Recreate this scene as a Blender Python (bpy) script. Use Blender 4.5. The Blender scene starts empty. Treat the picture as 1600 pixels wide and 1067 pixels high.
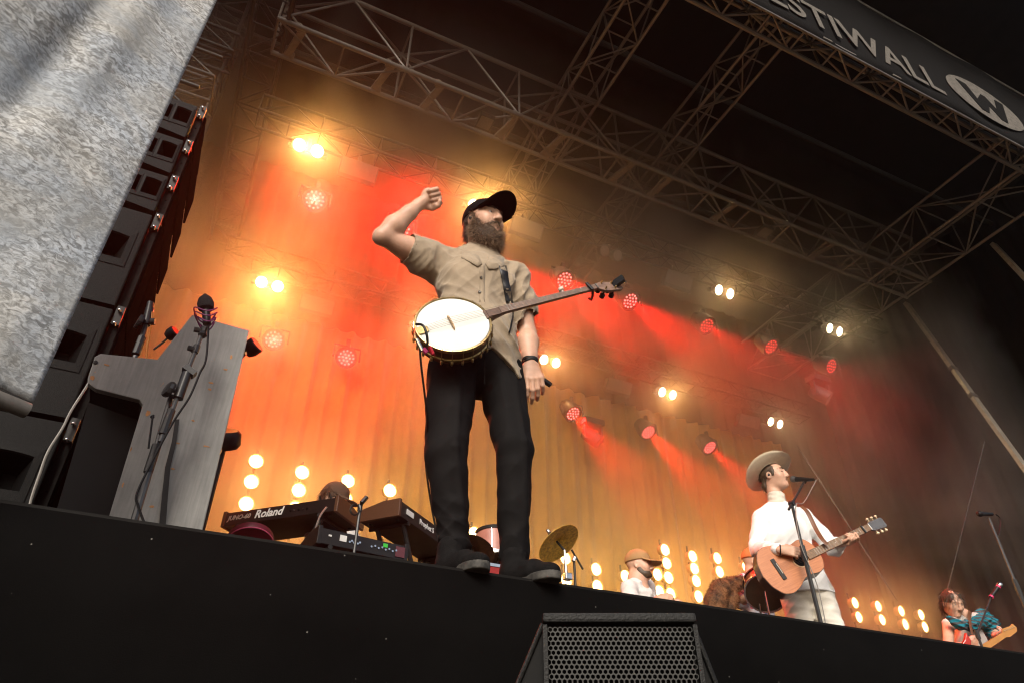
import bpy, bmesh, math, random
import numpy as np
from mathutils import Vector, Matrix, Euler
random.seed(7); RNG = np.random.default_rng(7)
S = bpy.context.scene; C = S.collection
# ------------------------------------------------------------------ camera
CZ = 0.867; SZ = 1.6; EDGE = 2.15           # eye height, stage height, distance to the stage front
YAW = math.radians(25.5); PITCH = math.atan(792/1104.0); FPX = 1104.0
cam_d = bpy.data.cameras.new('camera'); cam = bpy.data.objects.new('camera', cam_d); C.objects.link(cam)
cam.location = (0, 0, CZ); cam.rotation_euler = (math.pi/2 + PITCH, 0, -YAW)
cam_d.sensor_width = 36.0; cam_d.lens = FPX/1600*36; cam_d.clip_start = 0.05; cam_d.clip_end = 2000
S.camera = cam
# ------------------------------------------------------------------ sky, sun, exposure
W = bpy.data.worlds.new('World'); S.world = W; W.use_nodes = True
wn = W.node_tree.nodes; wl = W.node_tree.links
sky = wn.new('ShaderNodeTexSky'); sky.sky_type = 'NISHITA'; sky.sun_disc = False
SUN_EL, SUN_AZ = math.radians(31), math.radians(210)      # high behind the photographer
sky.sun_elevation = SUN_EL; sky.sun_rotation = SUN_AZ
sky.air_density = 1.0; sky.dust_density = 4.0; sky.ozone_density = 0.6
wn['Background'].inputs[1].default_value = 0.06
wl.new(sky.outputs[0], wn['Background'].inputs[0])
sd = bpy.data.lights.new('sun', 'SUN'); sd.energy = 1.4; sd.angle = math.radians(25); sd.color = (1, .95, .88)
sun = bpy.data.objects.new('sun', sd); C.objects.link(sun)
_sdir = Vector((math.sin(SUN_AZ)*math.cos(SUN_EL), math.cos(SUN_AZ)*math.cos(SUN_EL), math.sin(SUN_EL)))
sun.rotation_euler = _sdir.to_track_quat('Z', 'Y').to_euler()
S.view_settings.view_transform = 'Standard'; S.view_settings.look = 'None'
S.view_settings.exposure = 1.2; S.view_settings.gamma = 1.0; S.view_settings.use_curve_mapping = False
S.render.engine = 'CYCLES'
S.cycles.use_denoising = True
S.cycles.max_bounces = 5; S.cycles.diffuse_bounces = 2; S.cycles.glossy_bounces = 2
S.cycles.transmission_bounces = 3; S.cycles.volume_bounces = 1; S.cycles.transparent_max_bounces = 6
S.cycles.sample_clamp_indirect = 3.0; S.cycles.caustics_reflective = False; S.cycles.caustics_refractive = False
S.cycles.use_light_tree = True; S.cycles.filter_width = 1.15
# ------------------------------------------------------------------ helpers
_R = Vector((math.cos(YAW), -math.sin(YAW), 0)); _F = Vector((math.sin(YAW)*math.cos(PITCH), math.cos(YAW)*math.cos(PITCH), math.sin(PITCH)))
_U = _R.cross(_F)
def _ray(px, py): return _R*(px-800) + _U*(533.5-py) + _F*FPX
def P(px, py, Y):                 # world point at depth Y behind the photographer's plane
    r = _ray(px, py); return Vector((0, 0, CZ)) + r*(Y/r.y)
def PZ(px, py, Z): r = _ray(px, py); return Vector((0, 0, CZ)) + r*((Z-CZ)/r.z)
def PX(px, py, X): r = _ray(px, py); return Vector((0, 0, CZ)) + r*(X/r.x)

_mats = {}
def mat(name, col, rough=.6, metal=0., var=.12, vscale=14., bump=0., bscale=60., spec=.5, sheen=0., coat=0., sss=0., emit=None, estr=0.):
    if name in _mats: return _mats[name]
    m = bpy.data.materials.new(name); m.use_nodes = True; n = m.node_tree.nodes; l = m.node_tree.links
    b = n['Principled BSDF']
    c = (*col, 1)
    b.inputs['Roughness'].default_value = rough; b.inputs['Metallic'].default_value = metal
    b.inputs['Specular IOR Level'].default_value = spec
    if sheen: b.inputs['Sheen Weight'].default_value = sheen
    if coat: b.inputs['Coat Weight'].default_value = coat
    if sss:
        b.inputs['Subsurface Weight'].default_value = sss; b.inputs['Subsurface Radius'].default_value = (.012, .005, .003)
        b.inputs['Subsurface Scale'].default_value = 1.0
    tc = n.new('ShaderNodeTexCoord')
    if var:
        t = n.new('ShaderNodeTexNoise'); t.inputs['Scale'].default_value = vscale; t.inputs['Detail'].default_value = 5; t.inputs['Roughness'].default_value = .65
        l.new(tc.outputs['Object'], t.inputs['Vector'])
        r = n.new('ShaderNodeValToRGB'); r.color_ramp.elements[0].position = .3; r.color_ramp.elements[1].position = .7
        r.color_ramp.elements[0].color = tuple(max(0, x*(1-var*1.6)) for x in col)+(1,)
        r.color_ramp.elements[1].color = tuple(min(1, x*(1+var)) for x in col)+(1,)
        l.new(t.outputs['Fac'], r.inputs[0]); l.new(r.outputs[0], b.inputs['Base Color'])
        ma = n.new('ShaderNodeMapRange'); ma.inputs['To Min'].default_value = max(.02, rough-.08); ma.inputs['To Max'].default_value = min(1, rough+.1)
        l.new(t.outputs['Fac'], ma.inputs['Value']); l.new(ma.outputs[0], b.inputs['Roughness'])
    else: b.inputs['Base Color'].default_value = c
    if bump:
        t2 = n.new('ShaderNodeTexNoise'); t2.inputs['Scale'].default_value = bscale; t2.inputs['Detail'].default_value = 4
        l.new(tc.outputs['Object'], t2.inputs['Vector'])
        bp = n.new('ShaderNodeBump'); bp.inputs['Strength'].default_value = bump; bp.inputs['Distance'].default_value = .01
        l.new(t2.outputs['Fac'], bp.inputs['Height']); l.new(bp.outputs[0], b.inputs['Normal'])
    if emit: b.inputs['Emission Color'].default_value = (*emit, 1); b.inputs['Emission Strength'].default_value = estr
    _mats[name] = m; return m

def link(name, me, m=None, parent=None, M=None):
    o = bpy.data.objects.new(name, me); C.objects.link(o)
    if m is not None and me is not None and not me.materials: me.materials.append(m)
    if parent is not None: o.parent = parent
    if M is not None: o.matrix_basis = M
    return o
def tag(o, label, cat, group=None):
    o['label'] = label; o['category'] = cat
    if group: o['group'] = group
    return o
def thing(name, label, cat, loc=(0, 0, 0), group=None, rot=None):
    o = bpy.data.objects.new(name, None); C.objects.link(o); o.location = loc; o.empty_display_size = .1
    if rot is not None: o.rotation_euler = rot
    return tag(o, label, cat, group)
def struct(o): o['kind'] = 'structure'; return o
def dup(root, loc=None, rot=None, label=None, group=None):
    r = root.copy(); C.objects.link(r)
    if loc is not None: r.location = loc
    if rot is not None: r.rotation_euler = rot
    if label: r['label'] = label
    if group: r['group'] = group
    for ch in root.children:
        c = ch.copy(); C.objects.link(c); c.parent = r
        for g in ch.children:
            d = g.copy(); C.objects.link(d); d.parent = c
    return r

class MB:                                           # collects shapes for ONE mesh
    def __init__(s): s.v = []; s.f = []
    def add(s, vs, fs):
        o = len(s.v); s.v += [tuple(v) for v in vs]; s.f += [tuple(i+o for i in f) for f in fs]; return s
    def box(s, c, d, M=None):
        x, y, z = (q/2 for q in d); vs = [Vector((sx*x, sy*y, sz*z)) for sz in (-1, 1) for sy in (-1, 1) for sx in (-1, 1)]
        if M is not None: vs = [M @ v for v in vs]
        c = Vector(c); vs = [v + c for v in vs]
        return s.add(vs, [(0, 2, 3, 1), (4, 5, 7, 6), (0, 1, 5, 4), (2, 6, 7, 3), (0, 4, 6, 2), (1, 3, 7, 5)])
    def tube(s, pts, r, n=8, caps=True, flat=1.0):
        pts = [Vector(p) for p in pts]; k = len(pts); rs = r if isinstance(r, (list, tuple)) else [r]*k
        ring = []; up = None; o = len(s.v)
        for i in range(k):
            t = (pts[min(i+1, k-1)]-pts[max(i-1, 0)]).normalized()
            if up is None: up = Vector((0, 0, 1)) if abs(t.z) < .9 else Vector((1, 0, 0))
            a = t.cross(up).normalized(); b = a.cross(t).normalized(); up = b
            for j in range(n):
                an = 2*math.pi*j/n; s.v.append(tuple(pts[i]+(a*math.cos(an)+b*math.sin(an)*flat)*rs[i]))
        for i in range(k-1):
            for j in range(n):
                s.f.append((o+i*n+j, o+i*n+(j+1) % n, o+(i+1)*n+(j+1) % n, o+(i+1)*n+j))
        if caps:
            s.f.append(tuple(o+j for j in range(n))[::-1]); s.f.append(tuple(o+(k-1)*n+j for j in range(n)))
        return s
    def lathe(s, prof, n=24, M=None, caps=True):    # prof: [(r, z)]
        o = len(s.v)
        for r, z in prof:
            for j in range(n):
                a = 2*math.pi*j/n; v = Vector((r*math.cos(a), r*math.sin(a), z)); s.v.append(tuple(M @ v if M is not None else v))
        for i in range(len(prof)-1):
            for j in range(n): s.f.append((o+i*n+j, o+i*n+(j+1) % n, o+(i+1)*n+(j+1) % n, o+(i+1)*n+j))
        if caps:
            s.f.append(tuple(o+j for j in range(n))[::-1]); q = o+(len(prof)-1)*n; s.f.append(tuple(q+j for j in range(n)))
        return s
    def prism(s, poly, h, M=None):                  # polygon in xy, extruded 0..h along z
        n = len(poly); vs = [Vector((x, y, 0)) for x, y in poly]+[Vector((x, y, h)) for x, y in poly]
        if M is not None: vs = [M @ v for v in vs]
        return s.add(vs, [tuple(range(n))[::-1], tuple(range(n, 2*n))]+[(i, (i+1) % n, n+(i+1) % n, n+i) for i in range(n)])
    def mesh(s, name, smooth=False):
        me = bpy.data.meshes.new(name); me.from_pydata(s.v, [], s.f); me.update()
        bm = bmesh.new(); bm.from_mesh(me); bmesh.ops.recalc_face_normals(bm, faces=bm.faces); bm.to_mesh(me); bm.free()
        if smooth:
            me.polygons.foreach_set('use_smooth', [True]*len(me.polygons))
        return me
    def build(s, name, m, parent=None, smooth=False, M=None, bevel=0., sharp=40):
        me = s.mesh(name, smooth)
        if bevel:
            bm = bmesh.new(); bm.from_mesh(me); bmesh.ops.bevel(bm, geom=bm.edges[:], offset=bevel, segments=2, affect='EDGES', profile=.6); bm.to_mesh(me); bm.free()
        if smooth: 
            try: me.set_sharp_from_angle(angle=math.radians(sharp))
            except Exception: pass
        return link(name, me, m, parent, M)
def frame(z, x=None):                               # rotation matrix whose z axis is given
    z = Vector(z).normalized(); x = Vector(x) if x is not None else (Vector((1, 0, 0)) if abs(z.x) < .9 else Vector((0, 1, 0)))
    y = z.cross(x).normalized(); x = y.cross(z).normalized()
    return Matrix((x, y, z)).transposed().to_4x4()
def at(p, R=None): return Matrix.Translation(p) @ (R if R is not None else Matrix.Identity(4))
_tubes = {}
def rod(name, a, b, r, m, parent=None, n=8):        # a straight tube that shares its mesh with every other rod of that material
    k = (m.name, n)
    if k not in _tubes:
        _tubes[k] = MB().tube([(0, 0, 0), (0, 0, 1)], 1, n).mesh('rod_'+m.name, True)
        _tubes[k].materials.append(m)
        try: _tubes[k].set_sharp_from_angle(angle=math.radians(40))
        except Exception: pass
    a, b = Vector(a), Vector(b); d = b-a
    M = Matrix.Translation(a) @ frame(d) @ Matrix.Diagonal((r, r, d.length, 1))
    return link(name, _tubes[k], None, parent, M)
def spline(pts, n=8):
    pts = [Vector(p) for p in pts]; out = []
    for i in range(len(pts)-1):
        p0, p1, p2, p3 = pts[max(i-1, 0)], pts[i], pts[i+1], pts[min(i+2, len(pts)-1)]
        for j in range(n):
            t = j/n; out.append(.5*((2*p1)+(p2-p0)*t+(2*p0-5*p1+4*p2-p3)*t*t+(3*p1-p0-3*p2+p3)*t**3))
    return out+[pts[-1]]
def textobj(name, s, size, m, parent=None, M=None, extrude=.0015, bold=0., shear=0., align='CENTER', space=1.0):
    cu = bpy.data.curves.new(name, 'FONT'); cu.body = s; cu.size = size; cu.extrude = extrude; cu.offset = bold; cu.shear = shear
    cu.align_x = align; cu.align_y = 'CENTER'; cu.space_character = space; cu.resolution_u = 3
    o = bpy.data.objects.new(name, cu)
    me = bpy.data.meshes.new_from_object(o); bpy.data.objects.remove(o)
    return link(name, me, m, parent, M)
# ------------------------------------------------------------------ materials
M_BLACK = mat('black_paint', (.007, .007, .0075), .6, spec=.2, var=.3, vscale=30, bump=.1)
M_STEEL = mat('truss_aluminium', (.19, .175, .16), .5, .4, var=.25, vscale=6)
M_DSTEEL = mat('dark_steel', (.022, .021, .02), .5, .3, var=.3, vscale=10)
M_CHROME = mat('chrome', (.75, .74, .72), .18, 1., var=.08)
M_PLASTIC = mat('black_plastic', (.009, .009, .010), .4, spec=.3, var=.2, vscale=40)
M_RUBBER = mat('cable_rubber', (.006, .006, .006), .5, spec=.3, var=.1)
M_DRAPE = mat('black_drape', (.008, .0072, .007), .95, spec=.1, var=.3, vscale=3, bump=.2, bscale=3)
M_WHITE = mat('white_print', (.78, .77, .74), .55, var=.06)
# ------------------------------------------------------------------ setting
gm = MB().add([(-300, -300, 0), (300, -300, 0), (300, 300, 0), (-300, 300, 0)], [(0, 1, 2, 3)])
struct(gm.build('ground', mat('trampled_ground', (.12, .105, .08), .95, var=.5, vscale=2.5, bump=.4, bscale=30)))
struct(MB().box((4.5, (EDGE+.03+12)/2, SZ-.06), (26, 12-EDGE-.03, .12)).build('stage_floor', mat('stage_deck', (.035, .033, .03), .6, var=.4, vscale=3)))
# black cloth skirt on the stage front, with soft folds and dust on it
def skirt_mat():
    m = bpy.data.materials.new('dusty_black_cloth'); m.use_nodes = True; n = m.node_tree.nodes; l = m.node_tree.links; b = n['Principled BSDF']
    b.inputs['Roughness'].default_value = .92; b.inputs['Specular IOR Level'].default_value = .06
    tc = n.new('ShaderNodeTexCoord')
    t = n.new('ShaderNodeTexNoise'); t.inputs['Scale'].default_value = 2.2; t.inputs['Detail'].default_value = 8; t.inputs['Roughness'].default_value = .7
    l.new(tc.outputs['Object'], t.inputs['Vector'])
    r = n.new('ShaderNodeValToRGB'); r.color_ramp.elements[0].position = .3; r.color_ramp.elements[0].color = (.0012, .0011, .0011, 1)
    r.color_ramp.elements[1].position = .75; r.color_ramp.elements[1].color = (.003, .0028, .0026, 1)
    l.new(t.outputs['Fac'], r.inputs[0])
    v = n.new('ShaderNodeTexVoronoi'); v.inputs['Scale'].default_value = 26; v.inputs['Randomness'].default_value = 1
    l.new(tc.outputs['Object'], v.inputs['Vector'])
    ls = n.new('ShaderNodeMath'); ls.operation = 'LESS_THAN'; ls.inputs[1].default_value = .06; l.new(v.outputs['Distance'], ls.inputs[0])
    gt = n.new('ShaderNodeMath'); gt.operation = 'GREATER_THAN'; gt.inputs[1].default_value = .80
    sx = n.new('ShaderNodeSeparateColor'); l.new(v.outputs['Color'], sx.inputs[0]); l.new(sx.outputs[0], gt.inputs[0])
    mu = n.new('ShaderNodeMath'); mu.operation = 'MULTIPLY'; l.new(ls.outputs[0], mu.inputs[0]); l.new(gt.outputs[0], mu.inputs[1])
    mx = n.new('ShaderNodeMix'); mx.data_type = 'RGBA'; l.new(mu.outputs[0], mx.inputs['Factor']); l.new(r.outputs[0], mx.inputs['A']); mx.inputs['B'].default_value = (.16, .15, .135, 1)
    l.new(mx.outputs['Result'], b.inputs['Base Color'])
    w = n.new('ShaderNodeTexNoise'); w.inputs['Scale'].default_value = 260; l.new(tc.outputs['Object'], w.inputs['Vector'])
    bp = n.new('ShaderNodeBump'); bp.inputs['Strength'].default_value = .25; bp.inputs['Distance'].default_value = .003
    l.new(w.outputs['Fac'], bp.inputs['Height']); l.new(bp.outputs[0], b.inputs['Normal'])
    return m
def grid_mesh(nu, nv, fn):
    m = MB(); vs = [fn(i/(nu-1), j/(nv-1)) for j in range(nv) for i in range(nu)]
    return m.add(vs, [(j*nu+i, j*nu+i+1, (j+1)*nu+i+1, (j+1)*nu+i) for j in range(nv-1) for i in range(nu-1)])
def skirt_fn(u, v):
    x = -8+u*26; a = 1-v
    return (x, EDGE-.002-.012*a*(math.sin(x*5.1+math.sin(x*1.7)*2)+.5*math.sin(x*13+v*2)) - .010*a, SZ*v)
sk = grid_mesh(420, 8, skirt_fn).build('stage_skirt', skirt_mat(), smooth=True, sharp=180)
tag(sk, 'dusty black cloth skirt hanging down the whole stage front', 'stage skirt')
sk.modifiers.new('thickness', 'SOLIDIFY').thickness = .003
MB().box((5, EDGE+.012, SZ+.003), (26, .03, .012)).build('edge_strip', mat('edge_trim', (.008, .0075, .007), .7, spec=.1), sk)

# roof, back wall and wing walls of black cloth
struct(MB().box((7, 5.9, 11.75), (24, 9.4, .08)).build('stage_roof', M_DRAPE))
def drape(name, a, b, z0, z1, amp, lab, m, wl=.35):
    a, b = Vector(a), Vector(b); L = (b-a).length; d = (b-a)/L; nn = Vector((-d.y, d.x)); k = max(60, int(L*28)); ph = [random.uniform(0, 6) for _ in range(4)]
    def fn(u, v):
        s = u*L; o = amp*(math.sin(s/wl*6.28+ph[0]+1.3*math.sin(s*.9+ph[2]))+.6*math.sin(s/wl*2.9+ph[1])+.35*math.sin(s/wl*13+ph[3]+v*1.5))*(1.05-.25*v)
        q = a+d*s+nn*o; return (q.x, q.y, z0+(z1-z0)*v)
    o = grid_mesh(k, 5, fn).build(name, m, smooth=True, sharp=180); o.modifiers.new('thickness', 'SOLIDIFY').thickness = .004
    return tag(o, lab, 'curtain')
drape('back_drape', (-5, 10.2), (14.5, 10.2), SZ, 11.6, .03, 'black cloth hung across the back of the stage behind the ochre curtain', M_DRAPE)
drape('wing_drape', (13.2, 3.0), (13.2, 10.1), SZ, 11.6, .03, 'black cloth closing the wing behind the teal scarf guitarist', M_DRAPE)
drape('wing_drape', (-3.6, 10.1), (-3.6, 3.4), SZ, 11.6, .03, 'black cloth closing the wing behind the loudspeaker stack', M_DRAPE)
M_VELVET = mat('ochre_velvet', (.40, .20, .02), .85, var=.18, vscale=2.5, sheen=.25, bump=.15, bscale=90)
drape('backdrop_curtain', (-3.0, 9.0), (10.2, 9.0), SZ, CZ+6.45, .055, 'pleated ochre velvet curtain hanging behind the band', M_VELVET, wl=.26)

# ------------------------------------------------------------------ trusses
def truss(name, lab, A, B, w, h, bay, m=M_STEEL, rc=.028, rb=.014, side=None, group='roof trusses', ladder=False):
    """box truss; A,B = bottom corner line ends (world), w along 'side' direction, h up"""
    A, B = Vector(A), Vector(B); L = (B-A).length; d = (B-A)/L
    s = Vector(side) if side is not None else Vector((-d.y, d.x, 0)); up = Vector((0, 0, 1)); k = max(1, round(L/bay)); t = thing(name, lab, 'truss', A, group)
    O = Vector((0, 0, 0)); c = [O, s*w, s*w+up*h, up*h]
    for q in c: rod('chord', q, q+d*L, rc, m, t, 10)
    for f, (i, j) in enumerate(((0, 1), (1, 2), (2, 3), (3, 0))):
        for b in range(k+1):
            x0 = d*(L*b/k); x1 = d*(L*min(b+1, k)/k)
            if b % 2 == 0 or f in (0,): rod('brace', c[i]+x0, c[j]+x0, rb, m, t, 6)
            if b < k:
                if (b+f) % 2: rod('brace', c[i]+x0, c[j]+x1, rb, m, t, 6)
                else: rod('brace', c[j]+x0, c[i]+x1, rb, m, t, 6)
    return t
ZM = CZ+8.3
YM = 8.3/1.377
tm = truss('roof_truss', 'deep aluminium roof truss crossing above the middle of the stage', (-.55, YM, ZM), (11.0, YM, ZM), .50, 1.05, .82, side=(0, -1, 0), rc=.034, rb=.017)
YF = 8.3/2.63
tf = truss('roof_truss', 'aluminium truss along the roof front below the lettered banner', (-.55, YF, ZM), (12.5, YF, ZM), .30, .55, .55, side=(0, -1, 0), rc=.03, rb=.015)
truss('roof_truss', 'slim front to back truss over the bearded banjo player', (3.42, YF+.05, CZ+8.95), (3.42, 8.8, CZ+8.95), .5, .45, .5, side=(1, 0, 0), rc=.024, rb=.011)
truss('roof_truss', 'slim front to back truss between banjo player and singer in white', (5.32, YF+.05, CZ+8.95), (5.32, 8.8, CZ+8.95), .42, .45, .5, side=(1, 0, 0), rc=.024, rb=.011)
truss('roof_truss', 'wide front to back truss along the roof side above the slanting posts', (9.97, YF-.2, ZM), (9.97, 9.2, ZM), .93, .7, .9, side=(1, 0, 0), rc=.026, rb=.013)
truss('roof_truss', 'dark front to back truss beside the loudspeaker stack wing', (-.86, YF, ZM+.02), (-.86, 10.0, ZM+.02), .42, .42, .42, m=M_DSTEEL, side=(1, 0, 0), rc=.026, rb=.012)
YA, YB = 6.5, 8.6
truss('lighting_truss', 'upper lighting truss hung with pairs of warm lamps', (-.5, YA+.2, CZ+1.128*YA+.28), (10.6, YA+.2, CZ+1.128*YA+.28), .3, .3, .4, side=(0, -1, 0), m=M_DSTEEL, rc=.022, rb=.009, group='lighting trusses')
truss('lighting_truss', 'lower lighting truss just in front of the ochre curtain top', (-.5, YB+.2, CZ+.775*YB+.28), (10.6, YB+.2, CZ+.775*YB+.28), .3, .3, .4, side=(0, -1, 0), m=M_DSTEEL, rc=.022, rb=.009, group='lighting trusses')
for y0, z0, y1, z1, lab in ((6.2, 8.35, 4.75, .8, 'long slanting aluminium post running down the wing from side truss'), (4.43, 8.36, 3.2, 2.0, 'second slanting aluminium post hung from side truss nearer the roof front')):
    t = thing('slanted_post', lab, 'post', (11.2, y0, CZ+z0))
    a, b = Vector((0, 0, 0)), Vector((0, y1-y0, z1-z0))
    M = frame(b); L = b.length
    MB().box((0, 0, L/2), (.12, .06, L)).build('tube', mat('post_alu', (.40, .36, .3), .4, .6, var=.2), t, M=M)
    for k in (.22, .30, .62): MB().box((0, 0, L*k), (.15, .085, .07)).build('clamp', M_DSTEEL, t, M=M)
# scaffold of the loudspeaker wing
def tower(x, y, lab, m):
    t = thing('lattice_tower', lab, 'tower', (x, y, SZ), 'lattice towers in the wing'); w = .5; H = 9
    cs = [(0, 0), (w, 0), (w, w), (0, w)]
    for q in cs: rod('chord', (*q, 0), (*q, H), .026, m, t, 8)
    n = 18
    for i in range(n):
        z0, z1 = H*i/n, H*(i+1)/n
        for a in range(4):
            p, q = cs[a], cs[(a+1) % 4]
            rod('brace', (*p, z0), (*q, z0), .013, m, t, 6)
            rod('brace', (*(p if i % 2 else q), z0), (*(q if i % 2 else p), z1), .012, m, t, 6)
tower(-1.55, 6.4, 'dark lattice tower showing behind the piano key bed', M_DSTEEL)
tower(-2.9, 8.4, 'dark lattice tower deep in the wing behind the loudspeaker stack', M_DSTEEL)
for k, z in enumerate((6.2, 7.4, 8.6, 9.8)):
    truss('wing_truss', 'dark crosswise wing truss, level %s above the loudspeaker stack' % ('one', 'two', 'three', 'four')[k], (-3.4, 5.0+.5*k, CZ+z-.6), (-.95, 5.0+.5*k, CZ+z-.6), .35, .35, .5, m=M_DSTEEL, side=(0, 1, 0), rc=.022, rb=.011, group='crosswise trusses in the wing')
# roof purlins
for k, y in enumerate((3.6, 5.0, 7.2, 8.6)):
    o = rod('roof_purlin', (-1, y, 11.0), (13, y, 11.0), .05, M_DSTEEL, None, 8); tag(o, 'dark purlin tube under the roof cloth '+('just behind the lettered banner', 'between the front truss and the deep truss', 'right behind the deep truss', 'over the ochre curtain')[k], 'purlin', 'roof purlins')
# banner with lettering along the roof front
def banner_mat():
    return mat('banner_vinyl', (.009, .0085, .0085), .85, spec=.1, var=.45, vscale=40, bump=.5, bscale=120)
YBN = YF-.34
zb0 = CZ+2.90*YBN; zb1 = CZ+3.61*YBN
t = thing('roof_banner', 'dark vinyl banner with pale FESTIWALL lettering along the roof front', 'banner', (0, YBN, 0))
bn = grid_mesh(160, 10, lambda u, v: (1.5+u*13.5, .012*math.sin(u*60)+.008*math.sin(u*23+v*4), zb0+(zb1-zb0)*v)).build('sheet', banner_mat(), t, smooth=True, sharp=180)
bn.modifiers.new('thickness', 'SOLIDIFY').thickness = .004
MB().tube([(1.5, 0, zb0-.015), (15, 0, zb0-.015)], .016, 8).build('hem_tube', M_STEEL, t)
MB().box((8.2, .03, zb1+.03), (13.5, .07, .07)).build('top_rail', M_STEEL, t)
M_LET = mat('banner_letters', (.125, .112, .097), .85, var=.3, vscale=20)
RT = Matrix.Rotation(math.pi/2, 4, 'X')
# ------------------------------------------------------------------ stage lamps
def emis(name, col, s):
    m = bpy.data.materials.new(name); m.use_nodes = True; n = m.node_tree.nodes; n.clear()
    e = n.new('ShaderNodeEmission'); e.inputs[0].default_value = (*col, 1); e.inputs[1].default_value = s
    o = n.new('ShaderNodeOutputMaterial'); m.node_tree.links.new(e.outputs[0], o.inputs[0]); m.cycles.emission_sampling = 'NONE'
    return m
E_WARM = emis('blinder_glow', (1, .80, .45), 16); E_RED = emis('red_led_glow', (1, .10, .09), 3.0); E_BULB = emis('bulb_glow', (1, .66, .22), 7)
E_REDD = emis('dim_red_led_glow', (1, .05, .04), 1.2)
def lamp(name, parent, loc, kind, energy, col, direction=(0, -1, -.4), cone=120, radius=.05, blend=.6):
    ld = bpy.data.lights.new(name, kind); ld.energy = energy; ld.color = col; ld.shadow_soft_size = radius
    if kind == 'SPOT': ld.spot_size = math.radians(cone); ld.spot_blend = blend
    o = bpy.data.objects.new(name, ld); C.objects.link(o); o.parent = parent; o.location = loc
    o.rotation_euler = (-Vector(direction)).to_track_quat('Z', 'Y').to_euler()
    return o
WARM = (1, .43, .085); RED = (1, .008, .006); BULB = (1, .40, .06)
M_CASE = mat('lamp_case', (.03, .03, .03), .5, .2, var=.2)
M_LENS = mat('dark_lens', (.25, .22, .2), .15, .3, var=.1)
def blinder(loc, lab, power, on=True, scale=1.0):
    t = thing('blinder_lamp', lab, 'stage lamp', loc, 'paired warm stage lamps'); D = Vector((.25, -1, -.75)).normalized(); R = frame(D)
    w = .115*scale
    for s in (-1, 1):
        c = Matrix.Translation((s*w, 0, 0)) @ R
        MB().lathe([(.03, -.14), (.07, -.13), (.1*scale, -.02), (.1*scale, 0), (.085*scale, 0), (.06*scale, -.03)], 16, c).build('reflector', M_CASE, t, True)
        MB().lathe([(.001, .004), (.05*scale, .003), (.078*scale, -.008)], 16, c, caps=False).build('lens', E_WARM if on else M_LENS, t, True)
    MB().box((0, .1, .05), (.5*scale, .05, .06)).build('yoke', M_CASE, t)
    MB().box((0, .14, .18), (.05, .05, .26)).build('clamp', M_CASE, t)
    if on: lamp('beam', t, D*.03, 'SPOT', power*.042, WARM, D, 165, .12, .9)
    return t
for xr, pw, lab in ((.030, 2000, 'warm lamp pair on upper lighting truss, first beside the loudspeaker wing'), (.403, 1300, 'warm lamp pair on upper truss hidden partly by black cap'), (1.066, 220, 'warm lamp pair on upper truss above singer in white'), (1.436, 60, 'warm lamp pair on upper truss end near the side truss')):
    blinder((xr*YA, YA, CZ+1.128*YA), lab, pw)
blinder((.735*YA, YA, CZ+1.128*YA), 'unlit pair of round lamps on the upper lighting truss', 0, False)
for xr, pw, lab in ((.024, 2600, 'warm lamp pair on lower truss next to the loudspeaker wing'), (.30, 700, 'warm lamp pair on lower truss behind the banjo player'), (.56, 650, 'warm lamp pair on lower truss beside banjo player hanging hand'), (.838, 600, 'warm lamp pair on lower truss above the cap wearing percussionist'), (1.13, 80, 'warm lamp pair on lower truss right above the pale hat')):
    blinder((xr*YB, YB, CZ+.773*YB), lab, pw)
def led_par(loc, D, lab, power, em, cone=34):
    t = thing('led_par', lab, 'stage light', loc, 'round red LED stage lights'); D = Vector(D).normalized(); R = frame(D); r = .155
    MB().lathe([(.05, -.3), (.11, -.28), (.15, -.12), (r, -.02), (r, .012), (r-.012, .012), (r-.014, -.008), (.001, -.008)], 20, R).build('housing', M_CASE, t, True)
    pts = [(0, 0)]+[(.052*math.cos(a), .052*math.sin(a)) for a in np.arange(6)*math.pi/3]+[(.1*math.cos(a), .1*math.sin(a)) for a in np.arange(12)*math.pi/6+.1]
    key = ('led_lens', em.name)
    if key not in _tubes: _tubes[key] = MB().lathe([(.0145, 0), (.012, .006), (.001, .009)], 8, caps=False).mesh('led_lens'); _tubes[key].materials.append(em)
    for x, y in pts: link('lens', _tubes[key], None, t, R @ Matrix.Translation((x, y, -.004)))
    MB().tube([(-.19, 0, -.02), (-.19, .02, .2), (.19, .02, .2), (.19, 0, -.02)], .014, 6).build('yoke', M_CASE, t)
    MB().box((0, .03, .26), (.05, .05, .14)).build('clamp', M_CASE, t)
    if power: lamp('beam', t, D*.03, 'SPOT', power*1.3, RED, D, cone, .06, .5)
    return t
DL = (-.03, -.75, -.66); DR = (.2, -.52, -.82)

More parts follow.
